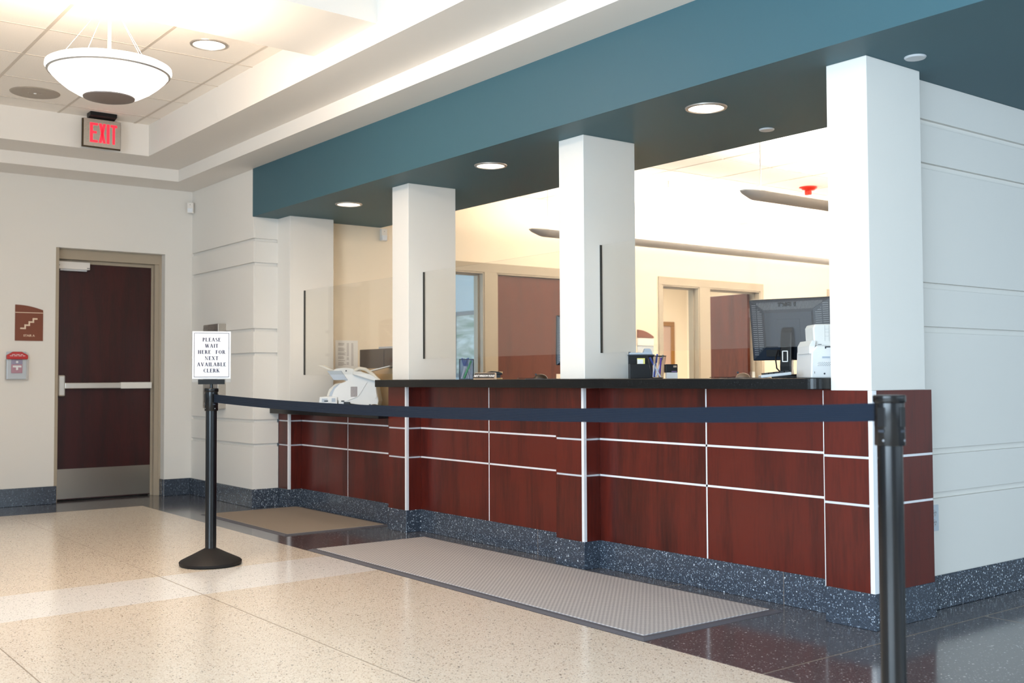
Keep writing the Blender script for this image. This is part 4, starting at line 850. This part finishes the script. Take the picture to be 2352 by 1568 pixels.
cbn = thing('hutch_cabinet', 'dark brown glossy cabinet on the tan shelf box', 'cabinet', (-5.20, 0.765, 1.168))
MB().box(-0.42, 0.45, -0.085, 0.085, 0.0, 0.166).build('cabinet_body', 'dark_brown', cbn, bevel=0.003); MB().box(-0.01, 0.0, -0.088, -0.085, 0.01, 0.155).build('door_gap', 'black_plastic', cbn)
tag(MB().box(-0.30, 0.26, -0.07, 0.07, 0, 0.018).build('binder', 'light_grey', loc=(-5.02, 0.765, 1.334), bevel=0.003), 'pale grey binder lying on top of the dark brown cabinet', 'binder')
pp = thing('posted_notice', 'white printed list taped to the office wall above the fax machine', 'notice', (XO, 0.63, 1.17))
nsheet = MB().box(0.0005, 0.003, -0.112, 0.112, 0.0, 0.25).build('paper_sheet', 'paper', pp)
ln = MB()
for q in range(24):
    z = 0.222 - q * 0.0085
    for a_, b_ in ((-0.085, -0.035 + random.random() * 0.03), (0.0, 0.022), (0.045, 0.065 + random.random() * 0.006)):
        if random.random() < 0.85: ln.box(0.003, 0.0034, a_, b_, z, z + 0.0035)
ln.build('lettering', 'ink_grey', nsheet)

# ------------------------------------------------------------------ office: hanging lights, strobe, sprinkler, signs, pictures
def linear_light(x, y0, y1, z, label):
    t = thing('linear_pendant_light', label, 'ceiling light', (x, (y0 + y1) / 2, z), 0, 'long office pendant lights'); h = (y1 - y0) / 2
    mb = MB(); rings = []
    secs = [(-h, 0.002, 0.30), (-h + 0.04, 0.018, 0.6), (-h + 0.14, 0.038, 1.0), (-h + 0.16, 0.040, 1.0), (h - 0.16, 0.040, 1.0), (h - 0.04, 0.018, 0.6), (h, 0.002, 0.3)]
    for y, hgt, ws in secs:
        rings.append([mb.bm.verts.new((0.085 * ws * math.cos(a), y, (0.0 if math.sin(a) > 0 else hgt * math.sin(a) * 1.4) + (0.006 if math.sin(a) > 0 else 0))) for a in [2 * PI * q / 20 for q in range(20)]])
    for a, b in zip(rings, rings[1:]):
        for q in range(20): mb.bm.faces.new((a[q], a[(q + 1) % 20], b[(q + 1) % 20], b[q]))
    mb.bm.faces.new(rings[0][::-1]); mb.bm.faces.new(rings[-1]); mb.build('housing', 'pendant_metal', t, smooth=True)
    MB().box(-0.06, 0.06, -h + 0.18, h - 0.18, 0.006, 0.012).build('lens', 'pendant_lens', t)
    for yy in (-h + 0.20, -h + 2.6, h - 0.2): MB().tube([(0, yy, 0), (0, yy, ZO - z)], 0.004, 6).lathe([(0.03, ZO - z - 0.02), (0.03, ZO - z)], 16, (0, yy, 0)).build('cable', 'trim_white', t)
    area('lamp_in_linear_light', (x, (y0 + y1) / 2, z + 0.03), 0.14, 165, (1.0, 0.91, 0.79), (0, 0, 1), (y1 - y0) - 0.4)
    return t
linear_light(-2.38, 1.98, 8.2, 2.415, 'long grey hanging light in the office close to the red strobe')
linear_light(-4.83, 1.98, 8.2, 2.415, 'long grey hanging light in the office near the doors')
sr = thing('ceiling_alarm', 'red alarm device on the office ceiling', 'alarm', (-3.72, 4.512, ZO))
MB().lathe([(0.085, 0.0), (0.085, -0.012), (0.06, -0.03), (0.03, -0.035), (0.002, -0.036)], 24).build('body', 'strobe_red', sr, smooth=True)
MB().box(-0.03, 0.03, -0.02, 0.02, -0.075, -0.03).build('horn', 'strobe_red', sr, bevel=0.008)
sk = thing('sprinkler', 'small chrome sprinkler head on the office ceiling', 'sprinkler', (-4.304, 3.204, ZO))
MB().lathe([(0.035, 0), (0.033, -0.006), (0.008, -0.010), (0.008, -0.05), (0.018, -0.052), (0.018, -0.056), (0.002, -0.056)], 20).build('head', 'satin_chrome', sk, smooth=True)
rs = thing('room_sign', 'brown arched room sign with white name strip beside the open office door', 'sign', (XO, 4.325, 1.36))
w2 = 0.122
MB().prism([(-w2, 0.155), (w2, 0.155), (w2, 0.165)] + [(w2 - 2 * w2 * q / 12, 0.170 + 0.072 * (1 - (1 - q / 12) ** 2)) for q in range(13)], 'X', 0, 0.012).build('arch_plate', 'sign_brown', rs)
MB().box(0, 0.012, -w2, w2, 0.070, 0.150).build('name_strip', 'paper', rs); MB().box(0, 0.006, -w2, w2, -0.03, 0.07).build('lower_plate', 'outlet_grey', rs)
def picture(name, label, x, y0, y1, z0, z1, fm, pm, wdt):
    t = thing(name, label, 'picture', (x, (y0 + y1) / 2, z0)); h = (y1 - y0) / 2; H = z1 - z0; f = MB()
    f.box(0, 0.03, -h, h, 0, wdt); f.box(0, 0.03, -h, h, H - wdt, H); f.box(0, 0.03, -h, -h + wdt, wdt, H - wdt); f.box(0, 0.03, h - wdt, h, wdt, H - wdt)
    f.build('frame', fm, t, bevel=0.004); MB().box(0, 0.012, -h + wdt, h - wdt, wdt, H - wdt).build('print', pm, t); return t
pz = picture('framed_picture', 'gilt framed picture on the wall inside the far office', -9.17, 7.42, 8.29, 1.17, 1.955, 'gilt', 'picture_mauve', 0.07)
w = MB()
w.box(0.012, 0.016, 0.05, 0.12, 0.10, 0.62); w.build('mat_strip', 'plaque_tan', pz)
picture('framed_picture', 'large pale framed picture in the room behind the sidelight glass', -9.20, 3.10, 4.02, 0.95, 1.92, 'picture_frame_grey', 'picture_reflection', 0.05) if False else None
wn = thing('framed_picture', 'grey framed picture with a pale painted-in reflection in the room behind the sidelight', 'picture', (-8.6, 4.10, 1.10))
f = MB(); Hh = 0.86; hw = 0.52
f.box(-hw, hw, -0.05, 0, 0, 0.05); f.box(-hw, hw, -0.05, 0, Hh - 0.05, Hh); f.box(-hw, -hw + 0.05, -0.05, 0, 0, Hh); f.box(hw - 0.05, hw, -0.05, 0, 0, Hh)
f.build('frame', 'picture_frame_grey', wn, bevel=0.003); MB().box(-hw + 0.05, hw - 0.05, -0.02, -0.005, 0.05, Hh - 0.05).build('print', 'picture_reflection', wn)
